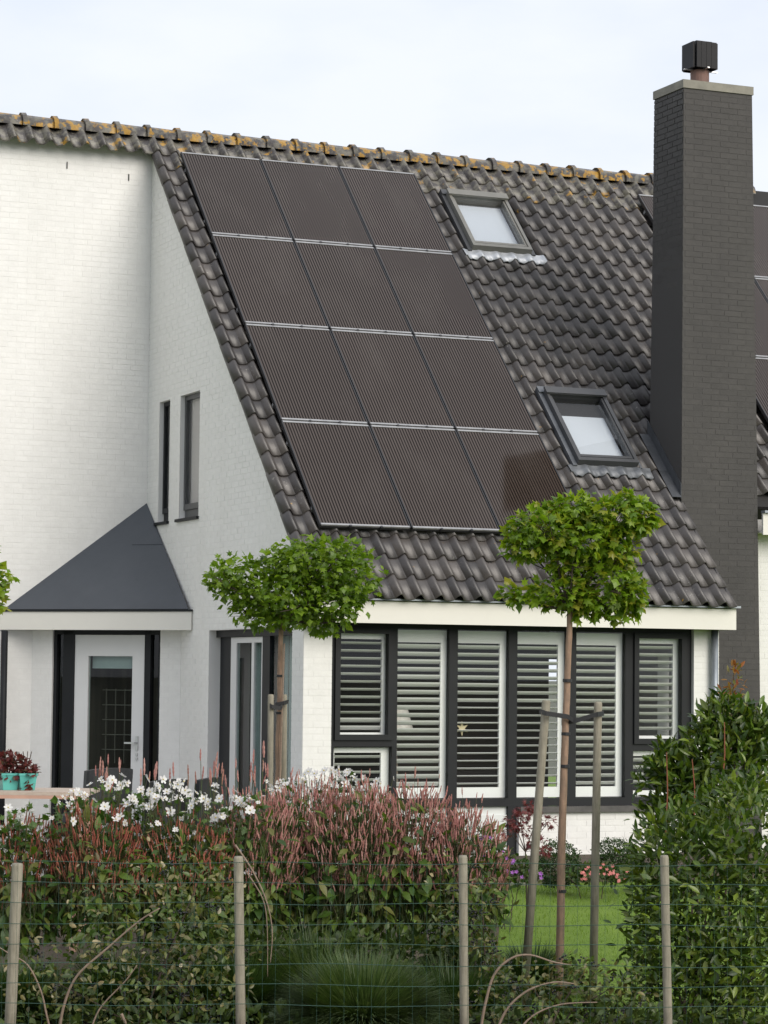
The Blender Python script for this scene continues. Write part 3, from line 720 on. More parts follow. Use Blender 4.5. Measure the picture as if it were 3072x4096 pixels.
def sprout(tpl, P, D, Nn, S):
    tv, tf = tpl; x, y, z = bases(D, Nn); n = len(P); k = len(tv)
    V = P[:, None]+S[:, None, None]*(tv[None, :, 0:1]*x[:, None]+tv[None, :, 1:2]*y[:, None]+tv[None, :, 2:3]*z[:, None])
    off = (np.arange(n)*k).tolist(); F = [tuple(i+o for i in f) for o in off for f in tf]
    return V.reshape(-1, 3), F
def np_mesh(name, blocks, m, smooth=False):
    V = []; F = []; n = 0
    for v, f in blocks:
        V.append(v); F += f if n == 0 else [tuple(i+n for i in q) for q in f]; n += len(v)
    me = bpy.data.meshes.new(name); me.from_pydata(np.concatenate(V).tolist(), [], F); me.materials.append(m)
    if smooth: me.polygons.foreach_set('use_smooth', [True]*len(F))
    me.update(); return me
CAMV = np.array(CAM)
def foliage(root, tpls, P, D, Nn, S, m, n_ind=0, name='leaf', mass='foliage'):
    """nearest n_ind leaves are objects of their own, the others one mass"""
    n = len(P); which = rng.integers(0, len(tpls), n); order = np.argsort(np.linalg.norm(P-CAMV, axis=1))
    ind = np.zeros(n, bool); ind[order[:n_ind]] = True
    blocks = []
    for t, tp in enumerate(tpls):
        q = (which == t) & ~ind
        if q.any(): blocks.append(sprout(tp, P[q], D[q], Nn[q], S[q]))
    if blocks: link(mass, np_mesh(mass, blocks, m), root, kind='stuff')
    if n_ind:
        mes = [np_mesh(name, [(tp[0], list(tp[1]))], m) for tp in tpls]
        x, y, z = bases(D, Nn)
        for i in np.where(ind)[0]:
            M = Matrix([[*(S[i]*x[i])], [*(S[i]*y[i])], [*(S[i]*z[i])]]).transposed().to_4x4(); M.translation = Vector(P[i])
            link(name, mes[which[i]], root, M)
def ball(n, lo=0.0):
    d = unit(rng.normal(size=(n, 3))); r = (lo**3+(1-lo**3)*rng.random(n))**(1/3); return d*r[:, None]
RTv, UPv, FWv = np.array(RT), np.array(UP), np.array(fwd)
def blob_points(blobs, k, n, lo=.55, rough=.28, thick=1.0):
    """points in blobs given as (x, y, rx, ry) seen at depth k; returns points and outward directions"""
    pm = FPX/k*1659/3072; A = np.array([b[2]*b[3] for b in blobs], float); A /= A.sum(); P = []; O = []
    for b, a in zip(blobs, A):
        m = max(4, int(n*a)); c = np.array(at(b[0], b[1], k+(b[4] if len(b) > 4 else 0))); r = np.array([b[2]/pm, b[3]/pm]); q = ball(m, lo)*(1+rough*rng.random((m, 1))**4)
        P.append(c+q[:, 0:1]*r[0]*RTv+q[:, 2:3]*r[1]*UPv+q[:, 1:2]*thick*(r[0]+r[1])/2*FWv)
        O.append(q[:, 0:1]*RTv+q[:, 2:3]*UPv+q[:, 1:2]*FWv)
    return np.concatenate(P), np.concatenate(O)
Zv = np.array([0, 0, 1.0])
def jit(n, a): return rng.normal(size=(n, 3))*a
def gpt(x, y, k):
    """ground point below the view point (x, y) at depth k"""
    p = at(x, y, k); return Vector((p.x, p.y, gz(p.x, p.y)))

# ------------------------------------------------------------------ flower bed before the plinth, lawn blades
ground_part('flower_bed', MB().prism([(1.2, -1.05, -.9), (1.2, -.98, -.66), (1.2, -.002, -.58), (1.2, -.002, -.9)], (5, 0, 0)), SOIL)
bx = [(-400, 15.9), (1090, 15.9), (1090, 21.0), (-400, 21.0)]
def bed(x0, x1, k0, k1):
    mb = MB(); n_, m_ = 24, 10; vs = []
    for j in range(m_+1):
        for i in range(n_+1):
            p_ = at(x0+(x1-x0)*i/n_+random.uniform(-8, 8), 2000, k0+(k1-k0)*j/m_); vs.append((p_.x, p_.y, gz(p_.x, p_.y)+.012))
    mb.add(vs, [(j*(n_+1)+i, j*(n_+1)+i+1, (j+1)*(n_+1)+i+1, (j+1)*(n_+1)+i) for j in range(m_) for i in range(n_)])
    ground_part('planting_bed', mb, SOIL, True)
bed(-500, 1075, 15.0, 22.6); bed(1076, 2000, 15.0, 18.9)
ROAD = mat('road_asphalt', (.16, .16, .155), .9, (.20, .195, .185), .8, fine=(20, .4))
def sheet_k(name, x0, x1, k0, k1, m_, dz):
    mb = MB(); vs = [Vector((p_.x, p_.y, -1.34+dz)) for p_ in (at(x0, 2000, k0), at(x1, 2000, k0), at(x1, 2000, k1), at(x0, 2000, k1))]
    mb.add(vs, [(0, 1, 2, 3)]); ground_part(name, mb, m_)
c_ = Vector((CAM.x, CAM.y, 0)); rt_ = Vector((hv.y, -hv.x, 0)); mb = MB()
mb.add([c_+hv*a+rt_*b+Vector((0, 0, -1.26)) for a, b in ((-3, -70), (-3, 70), (12, 70), (12, -70))], [(0, 1, 2, 3)]); ground_part('unseen_road', mb, ROAD)  # unseen road strip by the camera, added for neutral bounce light on the walls
PAVE = mat('terrace_paving', (.40, .39, .37), .85, (.32, .31, .295), 2.5, rvar=[(.33, .32, .31), (.44, .43, .41)], rfac=.5, bump=(40, .3, .003))
terr = ground_part('terrace', MB().box((-6.5, -1.2, -1.2), (-.002, YW, -.66)), SOIL)
for i in range(13):
    for j in range(13):
        x0, y0 = -6.5+i*.5, -1.2+j*.5
        if y0+.49 < YW and x0+y0 < 3.0: part('paving_slab', MB().box((x0+.006, y0+.006, -.655), (x0+.492, y0+.492, -.628)), PAVE, terr)
GBL = leafmat('grass_blade', [(.105, .19, .015), (.135, .225, .02), (.18, .26, .03), (.12, .205, .016)], .6, .35)
n = 26000
gx = np.column_stack([rng.uniform(-1.6, 3.4, n), rng.uniform(-7.0, -1.0, n)])
gp = np.array([(x, y, gz(x, y)-.003) for x, y in gx]); d = unit(Zv+jit(n, .35)); 
link('grass', np_mesh('grass', [sprout((np.array([(-.06, 0, 0), (.06, 0, 0), (0, 1, 0)], float), [(0, 1, 2)]), gp, d, jit(n, 1), rng.uniform(.03, .055, n))], GBL), None, kind='stuff')

# ------------------------------------------------------------------ globe trees
LOB = [tpl_lobed(5, .55, .25), tpl_lobed(5, .45, .5), tpl_lobed(3, .4, .35)]
TREEG = leafmat('maple_leaf', [(.066, .122, .010), (.105, .185, .012), (.15, .24, .016), (.20, .29, .022), (.11, .19, .012)], .40, .40)
TREEY = leafmat('yellowish_leaf', [(.075, .14, .010), (.125, .215, .012), (.18, .28, .016), (.23, .32, .022), (.26, .25, .03), (.15, .25, .013), (.095, .175, .01)], .40, .40)
def globe_tree(label, k, trunk, rad, blobs, n, leafm, size, n_ind, seed):
    r = random.Random(seed); base = gpt(*trunk[-1], k)
    t = thing('globe_tree', label, 'tree', base, group='clipped globe trees on staked stems')
    pts = [at(x, y, k) for x, y in trunk[:-1]]+[base-Vector((0, 0, .05))]
    dense = []
    for a, b in zip(pts[:-1], pts[1:]):
        for j in range(5): dense.append(a.lerp(b, j/5)+Vector((r.uniform(-.004, .004), r.uniform(-.004, .004), 0)))
    dense.append(pts[-1]); m_ = len(dense)
    part('trunk', MB().tube(dense, [rad*(.8+.45*i/m_)*(1+r.uniform(-.05, .05)) for i in range(m_)], 10), BARK, t, smooth=True)
    top = pts[0]; pm = FPX/k*1659/3072
    for b in blobs:
        c = at(b[0], b[1], k)+Vector((r.uniform(-.1, .1), r.uniform(-.25, .25), 0)); mid = top.lerp(c, .5)+Vector((r.uniform(-.05, .05), r.uniform(-.05, .05), -.04))
        m_ = MB().tube([top+Vector((0, 0, -.03)), mid, c], [rad*.55, rad*.35, rad*.15], 6)
        for q in range(7):
            e = c+Vector((r.uniform(-1, 1)*b[2]/pm*.8, r.uniform(-.8, .8)*b[2]/pm*.8, r.uniform(-.8, .9)*b[3]/pm*.8)); s_ = mid.lerp(c, r.uniform(.2, 1))
            m_.tube([s_, s_.lerp(e, .5)+Vector((0, 0, -.015)), e], [rad*.2, rad*.14, rad*.07], 5)
        part('branch', m_, BARKD, t)
    P, O = blob_points(blobs, k, n, .45); n = len(P)
    D = unit(O*.8+jit(n, .6)-Zv*.15); Nn = unit(Zv*1.0+O*.5+jit(n, .45))
    foliage(t, LOB, P, D, Nn, rng.uniform(.55, 1.25, n)*size, leafm, n_ind)
    return t
globe_tree('small globe tree with bushy green crown before the french door', 23, [(607, 1330), (604, 1500), (600, 1700), (597, 1985)], .026,
    [(520, 1252, 72, 52), (600, 1275, 95, 72), (690, 1225, 98, 62), (655, 1300, 118, 58), (760, 1245, 60, 62), (640, 1205, 70, 42), (560, 1320, 60, 38), (720, 1300, 62, 60), (480, 1250, 36, 34), (690, 1345, 34, 26), (735, 1190, 45, 26)],
    3900, TREEG, .066, 150, 1)
globe_tree('globe tree with yellow-green crown between two tall stakes', 20, [(1232, 1310), (1227, 1420), (1222, 1560), (1214, 1800), (1207, 2150)], .027,
    [(1180, 1140, 78, 44), (1330, 1110, 74, 42), (1255, 1160, 84, 56), (1135, 1172, 48, 34), (1118, 1283, 36, 20), (1310, 1265, 70, 56), (1215, 1280, 66, 34), (1385, 1118, 32, 34), (1240, 1100, 50, 30), (1330, 1190, 46, 36), (1370, 1280, 26, 34), (1345, 1325, 32, 18), (1348, 1078, 24, 20), (1225, 1215, 44, 24), (1270, 1310, 40, 22)],
    3300, TREEY, .074, 150, 2)
globe_tree('green globe tree mostly outside the left picture edge', 23, [(-95, 1330), (-96, 1700), (-97, 1985)], .026, [(-95, 1240, 100, 75), (-60, 1280, 70, 50), (-30, 1255, 40, 66)], 1100, TREEY, .085, 0, 3)
def stake(x0, y0, x1, y1, k, r, label, group):
    a = at(x0, y0, k); b = at(x1, y1, k); b = b+(b-a)*.15
    t = (a.z-gz(b.x, b.y)+.1)/(a.z-b.z); b = a.lerp(b, t)
    bev = [a+(b-a).normalized()*q for q in (0, .012, .6)]+[a.lerp(b, q) for q in (.5, 1)]
    return solo('tree_stake', MB().tube(bev, [r*.82, r, r*.98, r*1.02, r*1.0], 12), WOODP, label, 'tree stake', smooth=True, group=group)
GS = 'wooden stakes holding the globe trees'
stake(1180, 1513, 1132, 2150, 19.9, .033, 'tall leaning wooden stake left of the yellow-green globe tree', GS)
stake(1292, 1516, 1281, 2150, 20.1, .032, 'tall upright wooden stake right of the yellow-green globe tree', GS)
stake(585, 1500, 582, 1950, 22.85, .027, 'short wooden stake left of the stem before the french door', GS)
stake(614, 1500, 611, 1950, 23.1, .027, 'short wooden stake right of the stem before the french door', GS)
def tie(pts, k, label):
    m_ = MB()
    P = [at(x, y, k+dk) for x, y, dk in pts]
    for a, b in zip(P[:-1], P[1:]):
        u = (b-a).normalized(); v = Vector((0, 0, 1)); nn_ = u.cross(v).normalized()
        m_.prism([a-v*.018-nn_*.004, b-v*.018-nn_*.004, b+v*.018-nn_*.004, a+v*.018-nn_*.004], nn_*.008)
    solo('tree_tie', m_, STRAP, label, 'tree tie', group='black rubber tree ties')
tie([(1166, 1536, 0), (1179, 1541, -.16), (1226, 1548, -.03), (1238, 1556, .01), (1226, 1560, .05)], 19.95, 'black rubber strap from the leaning stake to the yellow-green tree stem')
tie([(1304, 1541, .05), (1290, 1543, -.06), (1240, 1558, -.05), (1214, 1562, -.03), (1214, 1556, .05)], 20.05, 'black rubber strap from the upright stake to the yellow-green tree stem')
tie([(577, 1518, 0), (586, 1526, -.1), (606, 1530, -.05), (610, 1524, .03)], 22.9, 'black rubber strap on the left stake before the french door')
tie([(622, 1516, .05), (612, 1519, -.06), (596, 1522, -.06), (592, 1516, .02)], 23.0, 'black rubber strap on the right stake before the french door')
for o in [q for q in col.objects if q.get('label', '').startswith('globe tree with yellow')]:
    for y in (1470, 1585, 1655, 1925):
        x = 1227-(y-1420)*.027; p_ = at(x, y, 20); part('stem_band', MB().tube([p_-Vector((0, 0, .012)), p_+Vector((0, 0, .012))], .036, 12), STRAP, o)
for o in [q for q in col.objects if q.get('label', '').startswith('small globe tree with bushy')]:
    part('bamboo_cane', MB().tube([at(614, 1390, 22.95), at(604, 1700, 22.95), gpt(600, 1900, 22.95)], .009, 8), TWIG, o)
    for y in (1460, 1540):
        p_ = at(606-(y-1400)*.02, y, 23); part('stem_band', MB().tube([p_-Vector((0, 0, .01)), p_+Vector((0, 0, .01))], .033, 12), STRAP, o)

# ------------------------------------------------------------------ fence
FK = 17.0
fx = [(38, 1865, 22, 2212, .037), (515, 1850, 520, 2212, .032), (1000, 1848, 1003, 2212, .030), (1435, 1848, 1443, 2212, .029)]
a0, a3 = at(515, 1850, FK), at(1435, 1848, FK)
fence = thing('wire_fence', 'green wire mesh fence on round wooden posts along the garden', 'fence', gpt(760, 2200, FK))
for (xa, ya, xb, yb, r) in fx:
    a = at(xa, ya, FK); b = at(xb, yb, FK); b = a.lerp(b, (a.z+1.35)/(a.z-b.z))
    part('post', MB().tube([a, a.lerp(b, .01), a.lerp(b, .4), a.lerp(b, .7), b], [r*.85, r, r*.97, r*1.02, r], 14), WOODP, fence, smooth=True)
def wire(name, pts, r): part(name, MB().tube(pts, r, 4, False), WIRE, fence)
for k in range(10):
    z = .0-.02-.132*k; pts = []
    for i in range(25):
        x = -60+1800*i/24; p_ = at(x, 1850, FK-.045); pts.append(Vector((p_.x, p_.y, z+.008*math.sin(i*.9+k)+.03*(i/24-.3))))
    wire('horizontal_wire', pts, .0021)
for k in range(61):
    x = -50+29.5*k; p_ = at(x, 1850, FK-.043)
    wire('vertical_wire', [Vector((p_.x+random.uniform(-.004, .004), p_.y, -.02+.03*((x+60)/1800-.3))), Vector((p_.x+random.uniform(-.006, .006), p_.y, -1.3))], .0009)

# ------------------------------------------------------------------ laurel
LAUR = leafmat('laurel_leaf', [(.022, .046, .007), (.036, .074, .009), (.056, .105, .011), (.095, .155, .015), (.16, .215, .024), (.040, .080, .009), (.12, .15, .02)], .34, .24, .5)
LAURT = [tpl_leaf(.34, .12, .18), tpl_leaf(.30, .18, .35), tpl_leaf(.38, .08, .08)]
def shrub(name, label, cat, blobs, k, n, tpls, m, size, n_ind, upw=.4, lo=.35, stems=6, group=None, thick=1.0, jitter=.5, stemmat=None, slim=1.0, base=None):
    g = base or gpt(sum(b[0] for b in blobs)/len(blobs), 2000, k); t = thing(name, label, cat, g, group=group)
    m_ = MB()
    for j in range(stems):
        b = blobs[j % len(blobs)]; c = at(b[0], b[1], k)+Vector((random.uniform(-.1, .1), random.uniform(-.1, .1), 0))
        m_ = MB().tube([g+Vector((random.uniform(-.12, .12), random.uniform(-.12, .12), -.03)), g.lerp(c, .5)+Vector((random.uniform(-.08, .08), random.uniform(-.08, .08), 0)), c], [.012*slim, .009*slim, .004*slim], 6)
        part('stem', m_, stemmat or BARKD, t)
    P, O = blob_points(blobs, k, n, lo, thick=thick); q = P[:, 2] > g.z-.02; P, O = P[q], O[q]; n = len(P)
    D = unit(O*.7+jit(n, jitter)+Zv*upw); Nn = unit(Zv*.8+O*.7+jit(n, .4))
    foliage(t, tpls, P, D, Nn, rng.uniform(.7, 1.2, n)*size, m, n_ind)
    return t
shrub('cherry_laurel', 'tall dark glossy laurel bush against the window pier', 'shrub',
      [(1575, 1665, 100, 115), (1468, 1740, 64, 98), (1622, 1600, 66, 64), (1518, 1632, 50, 68), (1415, 1775, 30, 54), (1570, 1560, 55, 50), (1440, 1650, 42, 44), (1475, 1690, 58, 70), (1640, 1585, 46, 56), (1530, 1570, 26, 45), (1555, 1520, 12, 26), (1600, 1525, 14, 24), (1425, 1640, 14, 30), (1385, 1690, 14, 26)], 19.6, 3900, LAURT, LAUR, .095, 120, .5, group='laurel bushes by the fence')
shrub('cherry_laurel', 'dense low laurel hedge bush behind the rightmost fence post', 'shrub',
      [(1540, 1960, 185, 190), (1610, 1800, 130, 130), (1465, 1870, 110, 130), (1500, 2140, 150, 120), (1405, 1930, 42, 100), (1640, 2080, 120, 150), (1430, 2060, 80, 90)], 18.4, 7200, LAURT, LAUR, .088, 180, .3, group='laurel bushes by the fence')
SHOOT = leafmat('orange_shoot_leaf', [(.25, .09, .02), (.30, .15, .03), (.14, .16, .03), (.32, .07, .02)], .5, .35, tt=(1.3, 1.1, .9))
t = thing('sapling', 'thin sapling with orange-tinged leaves before the dark chimney base', 'sapling', gpt(1580, 2000, 20.3))
part('stem', MB().tube([gpt(1575, 2000, 20.3), at(1578, 1600, 20.3), at(1586, 1440, 20.3)], [.012, .008, .003], 6), BARKD, t)
P, O = blob_points([(1585, 1470, 16, 40), (1570, 1495, 18, 12), (1605, 1482, 14, 6), (1585, 1530, 20, 40)], 20.3, 110, 0); n = len(P)
foliage(t, LAURT, P, unit(O+jit(n, .5)+Zv*.3), unit(Zv+jit(n, .4)), rng.uniform(.05, .08, n), SHOOT, 30)
# red upright shoots of the laurel
t = [o for o in col.objects if o.get('label', '').startswith('tall dark glossy')][0]
REDST = mat('reddish_stem', (.22, .07, .035), .6)
for (x0, y0, x1, y1) in ((1438, 1800, 1440, 1625), (1560, 1700, 1565, 1560), (1500, 1760, 1495, 1640)):
    part('shoot', MB().tube([at(x0, y0, 19.2), at(x0*.5+x1*.5+3, (y0+y1)/2, 19.2), at(x1, y1, 19.2)], [.0055, .005, .003], 6), REDST, t)

# ------------------------------------------------------------------ bistort (persicaria) drifts with flower spikes
LEAFB = leafmat('bistort_leaf', [(.032, .072, .012), (.052, .108, .015), (.082, .15, .02), (.12, .185, .026), (.15, .15, .04), (.06, .12, .015)], .5, .35)
BIST = [tpl_leaf(.42, .1, .25), tpl_leaf(.5, .06, .4)]
CRIM = leafmat('crimson_spike', [(.22, .055, .035), (.31, .085, .055), (.37, .13, .085), (.26, .12, .07)], .7, .2, tt=(1.3, 1.1, .9))
PINK = leafmat('pink_spike', [(.33, .13, .115), (.44, .20, .175), (.54, .31, .27), (.34, .16, .12)], .7, .25, tt=(1.3, 1.1, .9))
def spike_tpl(seed):
    r = random.Random(seed); m_ = MB(); pts = []; rad = []
    for i in range(8):
        q = i/7; pts.append((.03*math.sin(q*3+seed), q, .02*math.cos(q*2.3))); rad.append((.072*(math.sin(math.pi*min(1, .12+q*.86))**.6))*(1+.18*(-1)**i))
    m_.tube(pts, rad, 4); return np.array(m_.v, float), m_.f
SPK = [spike_tpl(1), spike_tpl(2), spike_tpl(3)]
STEMT = (np.array([(-.006, 0, 0), (.006, 0, 0), (0, 0, .008), (-.005, 1, 0), (.005, 1, 0), (0, 1, .006)], float), [(0, 1, 4, 3), (1, 2, 5, 4), (2, 0, 3, 5)])
STM = leafmat('flower_stem', [(.05, .07, .02), (.08, .07, .03), (.04, .08, .02)], .6, .1)
def bistort(label, cx, hw, ytop, ybot, k, ns, nl, sm, n_ind, sp_len=.072, seed=0):
    ns = int(ns*2.5); nl = int(nl*2.0); g = gpt(cx, 2000, k); t = thing('bistort', label, 'flowering plant', g, group='flowering bistort drifts behind the fence')
    pm = FPX/k*1659/3072; ry = (ybot-ytop)/2
    P, O = blob_points([(cx, ytop+ry*1.12, hw*1.1, ry*.95), (cx, ybot-ry*.4, hw*1.05, ry*.75)], k, nl, .4, thick=.9); q = P[:, 2] > g.z; P, O = P[q], O[q]; n = len(P)
    foliage(t, BIST, P, unit(O*.8+jit(n, .5)-Zv*.1), unit(Zv+O*.6+jit(n, .4)), rng.uniform(.06, .13, n), LEAFB, 40)
    # spikes on the upper and front shell
    d = unit(rng.normal(size=(ns*3, 3))*np.array([1, 1, .9])); d[:, 1] = -np.abs(d[:, 1]); d = d[d[:, 2] > -.55][:ns]; n = len(d)
    c = np.array(at(cx, ytop+ry, k)); r = rng.uniform(.80, 1.06, n)[:, None]
    P = c+r*(d[:, 0:1]*hw*1.12/pm*RTv+d[:, 2:3]*ry/pm*UPv+d[:, 1:2]*hw/pm*.9*FWv)
    tall = rng.random(n) < .12; P[tall, 2] += rng.uniform(.02, .14, tall.sum())
    D = unit(Zv*1.0+d[:, 0:1]*RTv*.3+d[:, 1:2]*FWv*.2+jit(n, .17)); S = rng.uniform(.55, 1.35, n)*sp_len
    foliage(t, SPK, P, D, jit(n, 1), S, sm, n_ind, 'flower_spike', 'flower_spikes')
    link('stems', np_mesh('stems', [sprout(STEMT, P-D*.28, D, jit(n, 1), np.full(n, .29))], STM), t, kind='stuff')
    return t
for a in [('crimson-spiked bistort clump at the far left behind the first fence post', 50, 95, 1770, 2010, 19.2, 170, 420, CRIM, 50),
          ('crimson-spiked bistort clump just below the garden table end', 205, 95, 1745, 2000, 19.1, 210, 420, CRIM, 50),
          ('sparse crimson-spiked bistort clump among the white anemones', 385, 105, 1775, 2000, 19.3, 150, 600, CRIM, 40),
          ('pink-spiked bistort clump at the second fence post', 545, 95, 1720, 2000, 19.7, 230, 480, PINK, 50),
          ('pink-spiked bistort clump below the small globe tree', 660, 105, 1695, 2005, 20.0, 330, 480, PINK, 60),
          ('pink-spiked bistort clump below the white brick pier', 775, 105, 1700, 2000, 19.8, 360, 480, PINK, 60),
          ('pink-spiked bistort clump below the louvred bay window', 890, 105, 1700, 2000, 19.9, 340, 480, PINK, 60),
          ('pink-spiked bistort clump left of the lawn', 1000, 85, 1752, 2010, 19.8, 270, 420, PINK, 60)]:
    bistort(*a)
# lone tall spikes before the door and the french window
t = thing('bistort', 'thin tall reddish bistort spikes before the french door', 'flowering plant', gpt(460, 1990, 20.8), group='flowering bistort drifts behind the fence')
n = 46; xs_ = np.concatenate([rng.uniform(200, 260, 10), rng.uniform(300, 420, 10), rng.uniform(420, 580, 26)]); ys_ = 1700-np.abs(rng.normal(size=n))*26
P = np.array([at(x, y, 20.8+random.uniform(-.3, .3)) for x, y in zip(xs_, ys_)]); D = unit(Zv+jit(n, .06))
foliage(t, SPK, P, D, jit(n, 1), rng.uniform(.08, .14, n), PINK, n, 'flower_spike')
for p_, d_ in zip(P, D): pass
link('stems', np_mesh('stems', [sprout(STEMT, P-D*.5, D, jit(n, 1), np.full(n, .51))], STM), t, kind='stuff')

# ------------------------------------------------------------------ white anemones
PET = leafmat('white_petal', [(.74, .73, .71), (.80, .80, .79), (.78, .73, .72)], .6, .35, tt=(1, 1, 1)); YEL = mat('yellow_centre', (.50, .40, .12), .7)
def flower_mesh(name, np_, m, R, seed):
    r = random.Random(seed); m_ = MB()
    for k in range(np_):
        a = 2*math.pi*k/np_+r.uniform(-.15, .15); u = Vector((math.cos(a), math.sin(a), 0)); v = Vector((-u.y, u.x, 0)); c = r.uniform(.1, .75); L_ = R*r.uniform(.85, 1.1)
        pts = [Vector((0, 0, 0)), u*L_*.45-v*L_*.28+Vector((0, 0, c*L_*.3)), u*L_*.85-v*L_*.24+Vector((0, 0, c*L_*.5)), u*L_+Vector((0, 0, c*L_*.45)), u*L_*.85+v*L_*.24+Vector((0, 0, c*L_*.5)), u*L_*.45+v*L_*.28+Vector((0, 0, c*L_*.3)), u*L_*.5+Vector((0, 0, c*L_*.15))]
        m_.add(pts, [(0, 1, 6), (1, 2, 3, 6), (6, 3, 4, 5), (0, 6, 5)])
    return m_.mesh(name, m)
FLW = [flower_mesh('flower', q, PET, .045, q*3) for q in (5, 6, 7)]
ctr = MB().lathe([(0, .009), (.005, .007), (.007, 0), (0, -.002)], n=8).mesh('flower_centre', YEL)
ANL = leafmat('anemone_leaf', [(.035, .075, .014), (.055, .11, .018), (.085, .15, .024)], .5, .3)
def anemone(label, spots, k, seed, nl=160):
    r = random.Random(seed); cx = sum(s_[0] for s_ in spots)/len(spots); g = gpt(cx, 2000, k)
    t = thing('anemone', label, 'flowering plant', g, group='white japanese anemones among the bistort')
    stp = MB()
    for (x, y, sx, sy, nn_) in spots:
        for i in range(nn_):
            p_ = at(r.gauss(x, sx*1.45), r.gauss(y, sy*1.2), k+r.uniform(-.3, .3)); f_ = (CAM-p_).normalized(); up_ = (f_*r.uniform(-.1, 1)+Vector((r.uniform(-.8, .8), r.uniform(-.3, .3), r.uniform(-.1, .9)))).normalized()
            M = Matrix.Translation(p_) @ up_.to_track_quat('Z', 'Y').to_matrix().to_4x4() @ Matrix.Scale(r.uniform(.45, .95), 4)
            fo = link('flower', r.choice(FLW), t, M); link('flower_centre', ctr, fo, M @ Matrix.Translation((0, 0, .004)))
            q0 = g.lerp(p_, .2); q0.z = max(q0.z, p_.z-.7)
            stp.tube([p_-up_*.002, p_+Vector((0, 0, -.12))-up_*.03, q0], [.0025, .003, .004], 4, False)
    part('stems', stp, STM, t, kind='stuff')
    P, O = blob_points([(s_[0], s_[1]+45, s_[2]*2.2+15, s_[3]*2+25) for s_ in spots], k+.1, nl, .2); n = len(P)
    foliage(t, LOB, P, unit(O+jit(n, .5)), unit(Zv+O*.5+jit(n, .3)), rng.uniform(.04, .075, n), ANL, 20)
anemone('white anemone with blossoms at the left edge below the table', [(22, 1765, 16, 14, 9), (75, 1755, 14, 12, 6)], 19.0, 1)
anemone('white anemone with blossoms under the table top', [(150, 1740, 16, 14, 14), (165, 1715, 12, 6, 4), (240, 1765, 14, 12, 7)], 19.0, 2)
anemone('white anemone drift before the entrance door', [(232, 1690, 12, 5, 8), (262, 1697, 8, 6, 6), (275, 1740, 26, 18, 16), (300, 1722, 16, 14, 12)], 19.25, 3)
anemone('white anemone drift between door and french door', [(325, 1725, 20, 14, 16), (372, 1700, 18, 10, 12), (405, 1735, 22, 16, 16), (440, 1720, 16, 12, 9), (360, 1775, 24, 14, 9)], 19.35, 4)
anemone('white anemone with large blossoms below the french door', [(475, 1760, 16, 12, 12), (520, 1745, 14, 12, 8), (450, 1790, 16, 12, 5), (545, 1725, 10, 10, 4)], 19.4, 5)
anemone('white anemone drift at the foot of the brick pier', [(640, 1695, 26, 10, 26), (690, 1690, 22, 12, 22), (610, 1725, 24, 14, 12), (670, 1730, 20, 14, 12)], 20.9, 6)
anemone('white anemone drift before the left bay window pane', [(735, 1668, 12, 7, 10), (760, 1700, 26, 12, 22), (800, 1705, 20, 12, 14), (770, 1735, 24, 12, 8), (848, 1745, 10, 14, 3)], 20.9, 7)

# ------------------------------------------------------------------ chokeberry shrubs at the fence
CHOK = leafmat('chokeberry_leaf', [(.028, .050, .010), (.048, .082, .014), (.074, .118, .02), (.12, .155, .03), (.20, .17, .065), (.035, .062, .011), (.09, .07, .024)], .42, .24)
BERRY = mat('black_berry', (.006, .006, .008), .3)
CHT = [tpl_leaf(.55, .12, .15), tpl_leaf(.5, .15, .35)]
def berry_cluster(r):
    m_ = MB()
    for i in range(9):
        c = Vector((r.gauss(0, .016), r.gauss(0, .016), r.gauss(-.01, .012))); m_.lathe([(0, .008), (.007, .004), (.007, -.004), (0, -.008)], c, 6)
    return m_.mesh('berry_cluster', BERRY, True)
rr = random.Random(5); BCL = [berry_cluster(rr) for _ in range(3)]
def chokeberry(label, blobs, k, n, nb, n_ind, canes=()):
    t = shrub('chokeberry', label, 'shrub', blobs, k, n, CHT, CHOK, .055, n_ind, .2, .1, 5, 'black-berried shrubs along the fence', jitter=.8, stemmat=BARKD, slim=.7)
    P, O = blob_points(blobs, k-.12, nb, .3)
    for p_ in P: link('berry_cluster', BCL[rr.randrange(3)], t, Matrix.Translation(Vector(p_)))
    for c in canes:
        part('cane', MB().tube([at(x, y, kk) for x, y, kk in c[:-1]], [c[-1]*(1-.6*i/(len(c)-2)) for i in range(len(c)-1)], 7), TWIG, t, smooth=True)
    return t
def cv(pts, k, r): 
    P = [Vector((x, y, k)) for x, y in pts]; out_ = []
    for i in range(len(P)-1):
        p0, p1, p2, p3 = P[max(i-1, 0)], P[i], P[i+1], P[min(i+2, len(P)-1)]
        for j in range(5):
            u = j/5; out_.append(tuple(.5*((2*p1)+(p2-p0)*u+(2*p0-5*p1+4*p2-p3)*u*u+(3*p1-p0-3*p2+p3)*u**3)))
    return out_+[tuple(P[-1]), r]
chokeberry('black-berried shrub with arching canes between the two left fence posts', [(330, 2010, 190, 150), (260, 2130, 210, 100), (430, 1900, 100, 80), (440, 2100, 110, 120), (110, 2120, 110, 90), (350, 2190, 220, 50)], 17.9, 2300, 44, 120,
    [cv([(128, 2240), (136, 2180), (165, 2110), (230, 2050), (300, 1990), (345, 1962)], 17.4, .011), cv([(192, 2240), (215, 2180), (270, 2120), (296, 2085)], 17.45, .007), cv([(112, 2240), (100, 2190), (88, 2140), (60, 2085), (20, 2060), (-20, 2035)], 17.4, .008),
     cv([(508, 1825), (545, 1880), (575, 1945), (588, 2010), (584, 2080)], 17.6, .007), cv([(530, 1880), (567, 1940), (577, 2000), (578, 2110)], 17.6, .005), cv([(262, 2190), (272, 2212), (280, 2240)], 17.3, .012)])
